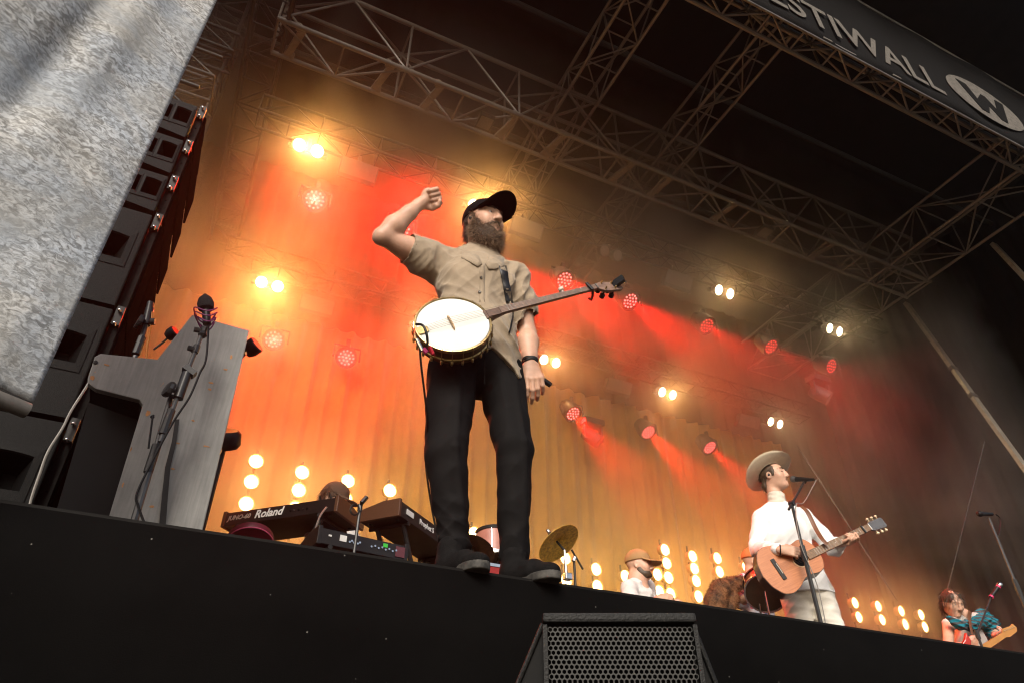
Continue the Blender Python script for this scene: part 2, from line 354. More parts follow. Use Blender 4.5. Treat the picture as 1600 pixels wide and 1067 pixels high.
for xr, D, pw, em, lab in ((.064, DL, 200, E_RED, 'red LED light on upper truss below the first warm pair'), (.235, DL, 200, E_RED, 'red LED light on upper truss behind the raised arm'), (.42, DR, 600, E_RED, 'red LED light on upper truss behind the dark beard'),
        (.603, DR, 600, E_RED, 'red LED light on upper truss behind the banjo neck'), (.771, DR, 600, E_RED, 'red LED light on upper truss beside the banjo headstock'),
        (.984, DR, 350, E_REDD, 'dim red LED light on upper truss in the haze, before the singer'), (1.179, DR, 260, E_REDD, 'dim red LED light on upper truss above the pale hat'), (1.377, (.2, -.7, -.6), 25, E_REDD, 'deep red LED light at the upper truss end')):
    led_par((xr*YA, YA, CZ+.996*YA), D, lab, pw, em, 30 if D is DR else 60)
for xr, D, pw, em, lab in ((.051, DL, 170, E_RED, 'red LED light on lower truss above the piano'), (.17, DL, 130, E_RED, 'red LED light on lower truss above the keyboards'),
        (.605, DR, 800, E_RED, 'red LED light on lower truss beside the black trousers'), (.775, DR, 900, E_RED, 'red LED light on lower truss above the percussionist'), (.926, DR, 700, E_RED, 'red LED light on lower truss before the pale hat')):
    led_par((xr*YB, YB, CZ+.667*YB), D, lab, pw, em, 30 if D is DR else 60)
M_STROBE = mat('strobe_face', (.13, .12, .11), .35, var=.1)
def strobe(loc, lab):
    t = thing('strobe_panel', lab, 'stage light', loc, 'unlit strobe panels'); R = Matrix.Rotation(math.radians(38), 4, 'X')
    MB().box((0, .06, 0), (.5, .1, .24), R.to_3x3()).build('case', M_CASE, t)
    MB().box(R @ Vector((0, 0, 0)), (.47, .012, .21), R.to_3x3()).build('diffuser', M_STROBE, t)
    MB().box((0, .1, .2), (.05, .05, .3)).build('clamp', M_CASE, t)
for xr, n in ((.133, 'beside the raised fist'), (.513, 'beside the black cap'), (.922, 'past the banjo headstock')): strobe((xr*YA, YA-.02, CZ+1.113*YA), 'unlit pale strobe panel on upper lighting truss '+n)
for xr, n in ((.107, 'above the keyboards'), (.716, 'between two warm lamp pairs'), (1.05, 'above the pale hat')): strobe((xr*YB, YB-.02, CZ+.757*YB), 'unlit pale strobe panel on lower lighting truss '+n)
# lamp stands in front of the curtain
M_REFL = mat('lamp_reflector', (.55, .4, .2), .3, .7, var=.1)
_bulb = {}
def bulb_stand(x, zs, lab, power=16, Y=7.0, r=.076):
    t = thing('bulb_stand', lab, 'lamp stand', (x, Y, SZ), 'stands of round warm bulbs before the curtain')
    top = max(zs)-SZ
    rod('pole', (0, .1, 0), (0, .1, top+.16), .012, M_DSTEEL, t)
    MB().lathe([(.2, 0), (.2, .02), (.03, .04)], 16).build('base', M_DSTEEL, t)
    D = Vector((.12, -1, -.12)).normalized(); R = frame(D)
    if 'b' not in _bulb:
        _bulb['b'] = MB().lathe([(.03, -.1), (.06, -.09), (r, -.02), (r+.004, 0), (r-.004, 0), (r-.012, -.02)], 18, caps=False).mesh('reflector', True); _bulb['b'].materials.append(M_REFL)
        _bulb['l'] = MB().lathe([(.0005, .012), (r*.5, .007), (r*.80, -.008), (r*.9, -.014)], 18, caps=False).mesh('bulb', True); _bulb['l'].materials.append(E_BULB)
    for z in zs:
        q = Matrix.Translation((0, 0, z-SZ)) @ R
        rf = link('reflector', _bulb['b'], None, t, q); link('bulb', _bulb['l'], None, rf)
        lamp('beam', t, Vector((0, 0, z-SZ))+D*.06, 'POINT', power*.045, BULB, D, radius=.07)
Yb_ = 7.0
def zz(*r): return [CZ+q*Yb_ for q in r]
for xr, r, lab in ((.067, (.456, .424, .391, .358), 'tall stand of warm bulbs standing closest to the piano'), (.134, (.452, .424, .396, .366), 'tall stand of warm bulbs behind the script-lettered keyboard'),
        (.203, (.452, .424, .392, .360), 'tall stand of warm bulbs above the keyboard player cap'), (.269, (.449, .42, .385), 'tall stand of warm bulbs behind the plain wooden keyboard'),
        (.412, (.404, .37), 'short stand of warm bulbs seen between the black trouser legs'), (.575, (.388, .352), 'short stand of warm bulbs behind the gold cymbal'),
        (.633, (.378, .350), 'short stand of two warm bulbs past the gold cymbal'), (.690, (.374, .347), 'short stand of warm bulbs behind the percussionist back'), (.757, (.386, .357), 'short stand of warm bulbs before the percussionist hands'),
        (.780, (.433, .409, .384, .356), 'tall stand of four warm bulbs past the tan cap'), (.840, (.430, .408, .386, .359), 'tall stand of four warm bulbs in the middle of three tall stands'),
        (.897, (.435, .410, .35), 'tall stand of warm bulbs behind the brown fur figure'), (.962, (.428, .37), 'stand of warm bulbs beside the drummer orange hat'),
        (1.227, (.394, .367), 'pair of warm bulbs on a stand closest to the singer trousers'), (1.291, (.395, .369), 'second stand of paired warm bulbs past the singer'), (1.355, (.393, .367), 'third stand of paired warm bulbs past the singer'), (1.412, (.392, .368), 'fourth stand of paired warm bulbs beside the scarf guitarist')):
    bulb_stand(xr*Yb_, zz(*r), lab)
# banner lettering: condensed capitals and a round emblem, stood off the cloth
bz = lambda r: CZ+r*YBN
BT = bn.parent
def letters(s, x0, x1, z0, z1):
    o = textobj('lettering', s, 1.0, M_LET, BT, extrude=.002, bold=.012)
    vs = np.array([v.co[:] for v in o.data.vertices]); mn, mx = vs.min(0), vs.max(0)
    sx = (x1-x0)/(mx[0]-mn[0]); sz = (z1-z0)/(mx[1]-mn[1])
    o.matrix_basis = Matrix.Translation((x0-mn[0]*sx, -.028, z0-mn[1]*sz)) @ RT @ Matrix.Diagonal((sx, sz, 1, 1))
letters('FESTIWALL', 1.60*YBN, 2.84*YBN, bz(3.0), bz(3.19))
em = MB()
cx, czz, ra, rb_ = 3.22*YBN, bz(3.17), .29*YBN, .165*YBN
for k in range(40):
    pass
ring = [(math.cos(a)*ra, math.sin(a)*rb_) for a in np.linspace(0, 2*math.pi, 48, endpoint=False)]
em.prism(ring, .004, Matrix.Translation((cx, -.026, czz)) @ RT)
eo = em.build('emblem_disc', M_LET, BT)
wv = [(-.60, .42), (-.34, .42), (-.24, -.05), (-.02, .30), (.10, .30), (.26, -.05), (.40, .42), (.62, .42), (.36, -.48), (.20, -.48), (.04, -.10), (-.12, -.48), (-.30, -.48)]
MB().prism([(x*ra*1.05, y*rb_*1.4) for x, y in wv], .004, Matrix.Translation((cx, -.0335, czz)) @ RT).build('emblem_mark', banner_mat(), BT)
for x in (2.02, 2.45): MB().box((x*YBN, -.03, zb0+.015), (.14, .012, .03)).build('tie', M_LET, BT)

# ------------------------------------------------------------------ printed scrim in front of the loudspeakers
def scrim_mat():
    m = bpy.data.materials.new('printed_scrim'); m.use_nodes = True; n = m.node_tree.nodes; l = m.node_tree.links; b = n['Principled BSDF']
    b.inputs['Roughness'].default_value = .62; b.inputs['Specular IOR Level'].default_value = .25
    tc = n.new('ShaderNodeTexCoord'); mp = n.new('ShaderNodeMapping'); mp.inputs['Scale'].default_value = (1, 1, 1.7); mp.inputs['Rotation'].default_value = (0, .35, 0); l.new(tc.outputs['Object'], mp.inputs[0])
    def noise(sc, det, dist, ro=.6):
        t = n.new('ShaderNodeTexNoise'); t.inputs['Scale'].default_value = sc; t.inputs['Detail'].default_value = det; t.inputs['Distortion'].default_value = dist; t.inputs['Roughness'].default_value = ro
        l.new(mp.outputs[0], t.inputs['Vector']); return t
    rip = noise(44, 6, 1.0, .62); big = noise(1.7, 3, 1.0); hue = noise(3.2, 3, .6)
    r1 = n.new('ShaderNodeValToRGB'); e = r1.color_ramp.elements
    e[0].position = .40; e[0].color = (.20, .197, .19, 1); e[1].position = .60; e[1].color = (.60, .605, .61, 1)
    k = e.new(.48); k.color = (.345, .345, .34, 1)
    l.new(rip.outputs['Fac'], r1.inputs[0])
    r2 = n.new('ShaderNodeValToRGB'); e = r2.color_ramp.elements; e[0].position = .40; e[0].color = (0, 0, 0, 1); e[1].position = .55; e[1].color = (1, 1, 1, 1)
    l.new(big.outputs['Fac'], r2.inputs[0])
    mx = n.new('ShaderNodeMix'); mx.data_type = 'RGBA'; mx.inputs['A'].default_value = (.34, .34, .33, 1)
    mu = n.new('ShaderNodeMath'); mu.operation = 'MULTIPLY_ADD'; mu.inputs[1].default_value = .62; mu.inputs[2].default_value = .30; l.new(r2.outputs[0], mu.inputs[0])
    l.new(mu.outputs[0], mx.inputs['Factor']); l.new(r1.outputs[0], mx.inputs['B'])
    r3 = n.new('ShaderNodeValToRGB'); e = r3.color_ramp.elements; e[0].position = .38; e[0].color = (.95, .95, .93, 1); e[1].position = .62; e[1].color = (.84, .91, 1.0, 1); l.new(hue.outputs['Fac'], r3.inputs[0])
    m2 = n.new('ShaderNodeMix'); m2.data_type = 'RGBA'; m2.blend_type = 'MULTIPLY'; m2.inputs['Factor'].default_value = 1; l.new(mx.outputs['Result'], m2.inputs['A']); l.new(r3.outputs[0], m2.inputs['B'])
    l.new(m2.outputs['Result'], b.inputs['Base Color'])
    bp = n.new('ShaderNodeBump'); bp.inputs['Strength'].default_value = .35; bp.inputs['Distance'].default_value = .006; l.new(rip.outputs['Fac'], bp.inputs['Height']); l.new(bp.outputs[0], b.inputs['Normal'])
    return m
sc0 = P(52, 628, 2.0); sdir = Vector((-math.cos(math.radians(30)), -math.sin(math.radians(30)), 0)); snor = Vector((-sdir.y, sdir.x, 0))
t = thing('scrim', 'pale printed water-pattern mesh scrim hanging in front of the loudspeaker stack', 'scrim', sc0)
def scrim_fn(u, v):
    s_ = u*1.5; z = v*3.6; k = max(0, min(1, (z-.62)/.25))
    f = -.022*math.exp(-((s_-.36+.07*(z-1.1))/.05)**2)*k + .010*math.exp(-((s_-.25+.07*(z-1.1))/.05)**2)*k - .02*math.exp(-((z-.78-.55*(s_-.12))/.035)**2)*max(0, 1-abs(s_-.15)*4)
    q = sdir*s_+snor*(.010*math.sin(s_*9+z*2)+.008*math.sin(z*9+s_*5)+f)*min(1, s_*8+.05); return (q.x, q.y, z)
o = grid_mesh(110, 160, scrim_fn).build('mesh_sheet', scrim_mat(), t, smooth=True, sharp=180); o.modifiers.new('thickness', 'SOLIDIFY').thickness = .003
M_HEM = mat('hem_vinyl', (.10, .09, .08), .6, var=.25, vscale=20)
MB().tube([sdir*.004+Vector((0, 0, -.028)), sdir*.75+Vector((0, 0, -.03)), sdir*1.5+Vector((0, 0, -.028))], .021, 16).build('hem_pipe', M_HEM, t, True)

# ------------------------------------------------------------------ loudspeaker stack
M_BOX = mat('speaker_paint', (.010, .010, .0097), .7, spec=.2, var=.25, vscale=60, bump=.35, bscale=300)
M_SIDE = mat('speaker_side', (.009, .007, .006), .9, spec=0., var=.25, vscale=8)
M_HORN = mat('horn_black', (.003, .003, .003), .8, spec=.1, var=.2)
YS = 3.6; XR = -.163*YS; WB = .86
def cabinet(z0, z1, big, lab):
    t = thing('loudspeaker', lab, 'loudspeaker', (XR, YS, CZ+z0), 'stacked loudspeaker cabinets'); h = z1-z0; g = .012
    slope = 0 if big else .07
    # body: front face with a step, narrower rear
    M1 = Matrix(((0, 0, -1, 0), (1, 0, 0, 0), (0, 1, 0, 0), (0, 0, 0, 1)))
    MB().prism([(.13, g), (.82, g+.05 if not big else g), (.82, h-g-(.05 if not big else 0)), (.13, h-g)], WB-.05, Matrix.Translation((-.05, 0, 0)) @ M1).build('body', M_BOX, t, bevel=.004)
    x1 = -.055; x0 = -WB+.01; zc = h*(.56 if big else .57); lo = lambda x: g+.004 if big else g+.012+.10*(x1-x)/(x1-x0)
    hx0, hx1, hz0, hz1 = (-.335, -.085, zc-.12, zc+.145) if big else (-.29, -.062, zc-.085, zc+.105)
    bf = None
    for poly in ([(x0, lo(x0)), (hx0, lo(hx0)), (hx0, h-g), (x0, h-g)], [(hx1, lo(hx1)), (x1, lo(x1)), (x1, h-g), (hx1, h-g)], [(hx0, lo(hx0)), (hx1, lo(hx1)), (hx1, hz0), (hx0, hz0)], [(hx0, hz1), (hx1, hz1), (hx1, h-g), (hx0, h-g)]):
        MB().prism(poly, .16, Matrix.Translation((0, .125, 0)) @ RT).build('baffle', M_BOX, t)
    def horn(cx, cz, w, hh, bulge, xr, zr):
        n = 10; inner = [(cx-w/2+w*k/4, cz-hh/2) for k in range(5)]+[(cx+w/2*(1-2*k/n), cz+hh/2+bulge*math.sin(math.pi*(.2+.45*k/n))) for k in range(n+1)]
        outer = [(xr[0]+(xr[1]-xr[0])*k/4, zr[0]) for k in range(5)]+[(xr[1]+(xr[0]-xr[1])*k/n, zr[1]) for k in range(n+1)]
        N = len(inner); vs = [(x, -.040, z) for x, z in outer]+[(x, -.044, z) for x, z in inner]+[(cx+(x-cx)*.95, -.03, cz+(z-cz)*.95) for x, z in inner]
        ho = MB().add(vs, [(i, (i+1) % N, N+(i+1) % N, N+i) for i in range(N)]+[(N+i, N+(i+1) % N, 2*N+(i+1) % N, 2*N+i) for i in range(N)]).build('horn_frame', M_BOX, t)
        MB().add([(cx+(x-cx)*.95, -.03, cz+(z-cz)*.95) for x, z in inner]+[(cx+(x-cx)*.3, .11, cz+(z-cz)*.5) for x, z in inner], [(i, (i+1) % N, N+(i+1) % N, N+i) for i in range(N)]+[tuple(range(N, 2*N))]).build('horn_throat', M_HORN, ho)
    if big: horn(-.21, h*.56, .19, .15, .03, (-.335, -.085), (h*.56-.12, h*.56+.145))
    else:
        horn(-.118, h*.57, .090, .115, .02, (-.178, -.062), (h*.57-.085, h*.57+.105)); horn(-.232, h*.57, .088, .115, .02, (-.29, -.178), (h*.57-.085, h*.57+.105))
    # side flange with rigging pins and holes
    MB().box((-.024, .02, h/2), (.046, .03, h-.03)).build('side_rail', mat('rail_grey', (.02, .019, .018), .8, 0., var=.2, spec=0.), t, bevel=.003)
    MB().box((-.0535, -.0375, h/2), (.006, .003, h-.05)).build('trim_line', M_HORN, t)
    for z in (.05, .5, .93):
        MB().lathe([(.006, 0), (.006, .004)], 10, Matrix.Translation((-.024, .0045, h*z)) @ RT).build('rail_hole', M_HORN, t)
    MB().box((-.022, -.006, h-.03), (.04, .03, .12)).build('rigging_plate', M_DSTEEL, t)
    for dz in (-.075, .01):
        MB().lathe([(.009, 0), (.009, .022), (.006, .03), (.002, .032)], 10, Matrix.Translation((-.022, -.02, h-.02+dz)) @ RT).build('rigging_pin', M_CHROME, t, True)
    # side panels of the body, three leaves with gaps
    for k in range(3):
        y0 = .03+k*.27; ins = 0 if big else .055*(k/3)
        MB().box((.004, y0+.13, h/2), (.014, .258, h-2*g-2*ins-.01)).build('side_panel', M_SIDE, t, bevel=.002)
    return t
zt = [1.128*YS, 1.03*YS, .935*YS, .842*YS, .647*YS, .458*YS, .27*YS]
labs = ['small double-horn loudspeaker cabinet on top of the stack', 'small double-horn loudspeaker cabinet, second of the stack from its top', 'small double-horn loudspeaker cabinet resting on the big single-horn ones', 'big single-horn loudspeaker cabinet directly under the small double-horn ones', 'big single-horn loudspeaker cabinet in the middle of the big ones, beside the key bed', 'big single-horn loudspeaker cabinet at the foot of the stack']
for k in range(6): cabinet(zt[k+1], zt[k], k >= 3, labs[k])
for k in (3, 4, 5):
    z = CZ+zt[k+1]
# white cable hanging down the cabinets
pts = [(158, 556), (142, 592), (112, 640), (98, 668), (75, 705), (62, 740), (50, 775), (44, 800)]
cb = MB().tube(spline([P(x, y, YS-.075) for x, y in pts], 6), .006, 6).build('loose_cable', mat('grey_cable', (.35, .33, .3), .45), smooth=True)
tag(cb, 'thin pale cable hanging loosely down the big loudspeakers', 'cable')

# ------------------------------------------------------------------ piano shell
def piano_mat():
    m = bpy.data.materials.new('worn_grey_paint'); m.use_nodes = True; n = m.node_tree.nodes; l = m.node_tree.links; b = n['Principled BSDF']
    b.inputs['Roughness'].default_value = .5
    tc = n.new('ShaderNodeTexCoord'); mp = n.new('ShaderNodeMapping'); mp.inputs['Scale'].default_value = (30, 30, 2.2); l.new(tc.outputs['Object'], mp.inputs[0])
    g = n.new('ShaderNodeTexNoise'); g.inputs['Scale'].default_value = 3; g.inputs['Detail'].default_value = 6; l.new(mp.outputs[0], g.inputs['Vector'])
    d = n.new('ShaderNodeTexNoise'); d.inputs['Scale'].default_value = 3.5; d.inputs['Detail'].default_value = 6; d.inputs['Roughness'].default_value = .7; l.new(tc.outputs['Object'], d.inputs['Vector'])
    r = n.new('ShaderNodeValToRGB'); e = r.color_ramp.elements; e[0].position = .30; e[0].color = (.225, .222, .212, 1); e[1].position = .68; e[1].color = (.30, .296, .28, 1); l.new(g.outputs['Fac'], r.inputs[0])
    r2 = n.new('ShaderNodeValToRGB'); e = r2.color_ramp.elements; e[0].position = .3; e[0].color = (.72, .72, .72, 1); e[1].position = .7; e[1].color = (1.08, 1.08, 1.07, 1); l.new(d.outputs['Fac'], r2.inputs[0])
    mm = n.new('ShaderNodeMix'); mm.data_type = 'RGBA'; mm.blend_type = 'MULTIPLY'; mm.inputs['Factor'].default_value = 1; l.new(r.outputs[0], mm.inputs['A']); l.new(r2.outputs[0], mm.inputs['B'])
    v = n.new('ShaderNodeTexNoise'); v.inputs['Scale'].default_value = 11; v.inputs['Detail'].default_value = 9; v.inputs['Roughness'].default_value = .72; l.new(tc.outputs['Object'], v.inputs['Vector'])
    ch = n.new('ShaderNodeValToRGB'); e = ch.color_ramp.elements; e[0].position = .665; e[0].color = (0, 0, 0, 1); e[1].position = .68; e[1].color = (1, 1, 1, 1); l.new(v.outputs['Fac'], ch.inputs[0])
    mx = n.new('ShaderNodeMix'); mx.data_type = 'RGBA'; l.new(ch.outputs[0], mx.inputs['Factor']); l.new(mm.outputs['Result'], mx.inputs['A']); mx.inputs['B'].default_value = (.55, .22, .06, 1)
    l.new(mx.outputs['Result'], b.inputs['Base Color'])
    bp = n.new('ShaderNodeBump'); bp.inputs['Strength'].default_value = .2; bp.inputs['Distance'].default_value = .004; l.new(g.outputs['Fac'], bp.inputs['Height']); l.new(bp.outputs[0], b.inputs['Normal'])
    return m
M_PIANO = piano_mat(); M_BARE = mat('bare_wood', (.50, .22, .07), .6, var=.3, vscale=30); YP = 2.85
def q(px, py, Y=YP): v = P(px, py, Y); return (v.x, v.z)
t = thing('piano', 'worn grey upright piano with orange chips, its side panel facing the pit', 'piano', (0, YP, 0))
out = [q(300, 492), q(390, 516), q(316, 832), q(176, 808), q(223, 632), q(218, 624), q(150, 607), q(137, 598), q(137, 590), q(148, 557), q(157, 552), q(246, 561)]
zb = SZ; out[2] = (out[2][0]+.005, SZ); out[3] = (out[3][0]-.004, SZ)
RT2 = Matrix.Rotation(math.pi/2, 4, 'X')
sp = MB().prism(out, .034, Matrix.Translation((0, .034, 0)) @ RT2).build('side_panel', M_PIANO, t, bevel=.004)
# the far side panel, the boards joining the two, the key bed and the black cavity below it
LP = 1.42
MB().prism(out, .034, Matrix.Translation((0, LP, 0)) @ RT2).build('side_panel', M_PIANO, t)
def board(name, a, b, th, m):      # board running front to back over a profile segment
    a, b = Vector((a[0], 0, a[1])), Vector((b[0], 0, b[1])); d = (b-a).normalized(); nn = Vector((-d.z, 0, d.x))*th
    MB().add([a+Vector((0, .036, 0)), b+Vector((0, .036, 0)), b+nn+Vector((0, .036, 0)), a+nn+Vector((0, .036, 0)), a+Vector((0, LP-.036, 0)), b+Vector((0, LP-.036, 0)), b+nn+Vector((0, LP-.036, 0)), a+nn+Vector((0, LP-.036, 0))],
        [(0, 1, 2, 3), (4, 7, 6, 5), (0, 4, 5, 1), (1, 5, 6, 2), (2, 6, 7, 3), (3, 7, 4, 0)]).build(name, m, t)
ins = lambda i, dx, dz: (out[i][0]+dx, out[i][1]+dz)
board('lid', ins(0, .01, -.012), ins(1, -.004, -.012), .02, M_PIANO)
board('back_board', ins(1, -.012, -.03), ins(2, -.012, .02), -.02, M_PIANO)
board('lower_board', ins(3, .05, .01), ins(4, .03, 0), .015, M_BLACK)
board('key_bed', ins(8, .01, .01), ins(5, .0, .012), .02, M_BLACK)
board('key_slip', ins(8, .015, .02), ins(9, .015, -.01), .015, M_BLACK)
cav = [ins(7, .006, -.012), ins(5, -.001, -.02), ins(4, -.001, -.02), (out[3][0]-.004, SZ), (out[3][0]-.175, SZ)]
MB().prism(cav, .02, Matrix.Translation((0, .16, 0)) @ RT2).build('cavity_panel', mat('cavity_black', (.006, .005, .005), .9, var=.2), t)  # flat black panel fills the cavity under the key bed
sl = [(223, 700), (214, 812)]
# wood chips: shallow bare spots along the panel edges
for (x, y, w, h) in ((231, 645, 6, 11), (330, 598, 7, 3), (328, 608, 5, 3), (352, 577, 8, 3), (262, 758, 3, 5), (238, 791, 6, 3), (278, 692, 8, 3), (144, 590, 5, 9), (270, 732, 5, 2), (302, 657, 4, 3), (361, 558, 3, 7), (384, 552, 3, 6), (372, 590, 2, 8), (205, 701, 2, 7), (192, 757, 2, 6), (345, 705, 2, 8), (322, 697, 9, 2), (166, 570, 9, 2)):
    c = P(x, y, YP); n_ = 9; s_ = 3.4e-3
    MB().prism([(math.cos(a)*w/2*s_*random.uniform(.5, 1.2), math.sin(a)*h/2*s_*random.uniform(.5, 1.2)) for a in np.linspace(0, 2*math.pi, n_, endpoint=False)], .0012, Matrix.Translation((c.x, -.0002, c.z)) @ RT2).build('chip', M_BARE, sp)
for x, y in ((149, 566), ):
    c = P(x, y, YP); MB().lathe([(.009, 0), (.009, .003), (.004, .004)], 12, Matrix.Translation((c.x, 0, c.z)) @ RT2).build('screw', M_DSTEEL, sp)
c = P(238, 651, YP); MB().lathe([(.008, 0), (.008, .001)], 12, Matrix.Translation((c.x, -.0003, c.z)) @ RT2).build('screw_hole', M_HORN, sp)
# a black strap hanging down the panel
st = MB(); prs = [(277, 655), (272, 690), (262, 730), (258, 770), (254, 818)]
a = [P(x-3.2-(i*.5), y, YP-.012) for i, (x, y) in enumerate(prs)]; b_ = [P(x+3.2+(i*.5), y, YP-.012) for i, (x, y) in enumerate(prs)]
st.add(a+b_, [(i, i+1, 6+i, 5+i) for i in range(4)])
so = st.build('hanging_strap', M_RUBBER); so.modifiers.new('thickness', 'SOLIDIFY').thickness = .003; tag(so, 'black strap hanging against the grey piano side', 'strap')
# small black clip lamps fixed on the far edges of the piano
def clip_lamp(px, py, Y, lab, s=1.0):
    c = P(px, py, Y); t = thing('clip_lamp', lab, 'clip lamp', c)
    R = frame(Vector((.5, -.5, .4)))
    MB().lathe([(.012*s, -.03*s), (.03*s, -.025*s), (.042*s, .0), (.042*s, .035*s), (.036*s, .04*s)], 14, R).build('head', M_PLASTIC, t, True)
    MB().tube(spline([(0, 0, 0), (-.03*s, .02, -.05*s), (-.07*s, .03, -.11*s)], 5), .007*s, 6).build('gooseneck', M_PLASTIC, t, True)
clip_lamp(391, 545, YP+.1, 'small black lamp head clipped to the piano back edge')
clip_lamp(267, 523, YP+.5, 'small round black knob lamp behind the piano slope', .8)
c = P(350, 686, YP+.25); t = thing('stool', 'round black seat edge showing past the piano panel', 'stool', c)
MB().lathe([(.001, -.04), (.06, -.04), (.072, -.025), (.072, .025), (.06, .04), (.001, .04)], 24, frame(Vector((-.2, -.6, .8)))).build('seat', M_PLASTIC, t, True)
rod('post', (0, .02, -.04), (0, .02, -(c.z-SZ)), .02, M_DSTEEL, t)

# ------------------------------------------------------------------ microphone stands
M_STAND = mat('stand_black', (.04, .04, .04), .35, .4, var=.2)
M_TUBE = mat('stand_tube', (.10, .10, .10), .35, .6, var=.15)
M_MESHG = mat('mic_mesh', (.14, .14, .14), .4, .7, var=.3, vscale=200, bump=.4, bscale=600)
YT = 2.62
t = thing('microphone_stand', 'black microphone stand in front of the grey piano with boom clutch', 'microphone stand', P(212, 812, YT))
o0 = Vector(t.location); L = lambda px, py, dy=0: P(px, py, YT+dy)-o0
ft = Vector((L(212, 812).x, L(212, 812).y, SZ-o0.z))
rod('shaft', ft, L(242, 706), .0125, M_TUBE, t); rod('shaft_sleeve', L(231, 738), L(245, 695), .016, M_STAND, t)
rod('upper_shaft', L(243, 702), L(268, 617), .010, M_TUBE, t)
rod('boom', L(250, 690, -.03), L(316, 520, -.03), .0085, M_TUBE, t); rod('boom_sleeve', L(254, 678, -.03), L(268, 640, -.03), .0145, M_STAND, t)
rod('boom_clamp', L(278, 622, -.03), L(292, 583, -.03), .019, M_STAND, t, 10)
MB().lathe([(.005, -.012), (.03, -.01), (.033, 0), (.03, .01), (.005, .012)], 10, Matrix.Translation(L(264, 608, -.04)) @ frame(Vector((-1, -.5, .2)))).build('wing_knob', M_STAND, t)
rod('knob_stem', L(264, 608, -.04), L(280, 612, -.03), .008, M_STAND, t)
MB().box(L(296, 580, -.03), (.05, .035, .022), Euler((0, .5, 0)).to_matrix()).build('cable_clip', M_STAND, t)
rod('collar', L(304, 551, -.03), L(308, 540, -.03), .013, M_STAND, t); rod('collar_knob', L(294, 543, -.04), L(305, 547, -.03), .011, M_STAND, t)
MB().lathe([(.008, 0), (.018, .012), (.012, .03), (.014, .05)], 10, Matrix.Translation(L(315, 528, -.03)) @ frame(L(320, 512)-L(315, 528))).build('swivel', M_STAND, t)
rod('swivel_knob', L(303, 515, -.03), L(314, 517, -.03), .011, M_STAND, t)
for i, p in enumerate(((301, 735), (303, 735))): pass
for a in (0, 2.1, 4.2): rod('leg', ft+Vector((0, 0, .02)), ft+Vector((.26*math.cos(a+.3), .05+.24*abs(math.sin(a+.3)), .005)), .009, M_STAND, t)
MB().tube(spline([L(232, 700, -.03), L(238, 655, -.04), L(240, 648, -.04)], 5), .004, 6).build('hook_cable', M_RUBBER, t, True)
MB().tube(spline([L(326, 505, -.04), L(322, 560, -.05), L(312, 583, -.04), L(296, 620, -.045), L(270, 660, -.04), L(238, 720, -.03), L(214, 770, -.03), L(216, 790, -.03), L(226, 818, -.03)], 8), .0045, 6).build('cable', M_RUBBER, t, True)
t = thing('condenser_microphone', 'black microphone with foam windshield in a magenta shock mount', 'microphone', P(323, 500, YT-.04)); o0 = Vector(t.location)
ax = (P(322, 468, YT-.04)-P(325, 510, YT-.04)).normalized()
MB().tube([ax*-.02, ax*.05], .016, 12).build('body', M_PLASTIC, t, True)
MB().lathe([(.014, .0), (.030, .012), (.033, .035), (.026, .06), (.010, .078), (.004, .085)], 16, Matrix.Translation(ax*.042) @ frame(ax)).build('windshield', mat('foam', (.012, .012, .012), .95, bump=.6, bscale=200), t, True)
M_MAG = mat('magenta_mount', (.16, .02, .11), .35)
R = frame(ax)
for k, (z, r) in enumerate(((-.01, .036), (.012, .043), (.034, .045))):
    MB().tube([R @ Vector((r*math.cos(a), r*math.sin(a), z+.02*math.cos(2*a))) for a in np.linspace(.5, 5.8, 22)], .003, 6).build('shock_ring', M_MAG, t, True)
t = thing('microphone_stand', 'black boom stand end with round knob behind the piano key bed', 'microphone stand', P(213, 560, 3.2)); o0 = Vector(t.location); L = lambda px, py, dy=0: P(px, py, 3.2+dy)-o0
rod('shaft', (L(212, 556).x, 0, SZ-o0.z), L(212, 556), .012, M_TUBE, t); rod('boom_sleeve', L(212, 553), L(222, 527), .018, M_STAND, t); rod('boom', L(222, 527), L(229, 505), .011, M_TUBE, t)
rod('clamp', L(228, 508), L(234, 482), .019, M_STAND, t, 12); rod('clamp_tip', L(233, 486), L(235, 473), .015, M_STAND, t, 12)
MB().lathe([(.003, -.01), (.036, -.01), (.038, 0), (.036, .01), (.003, .01)], 14, Matrix.Translation(L(218, 503, -.03)) @ frame(Vector((-1, -.3, .1)))).build('round_knob', M_STAND, t)
MB().lathe([(.003, -.01), (.017, -.01), (.017, .01), (.003, .01)], 10, Matrix.Translation(L(239, 503, -.03)) @ frame(Vector((1, -.3, .1)))).build('small_knob', M_STAND, t)
MB().tube(spline([L(238, 488, -.02), L(236, 510, -.02), L(230, 545, -.02), L(228, 580, 0)], 6), .004, 6).build('orange_cable', mat('orange_cable', (.6, .22, .03), .5), t, True)
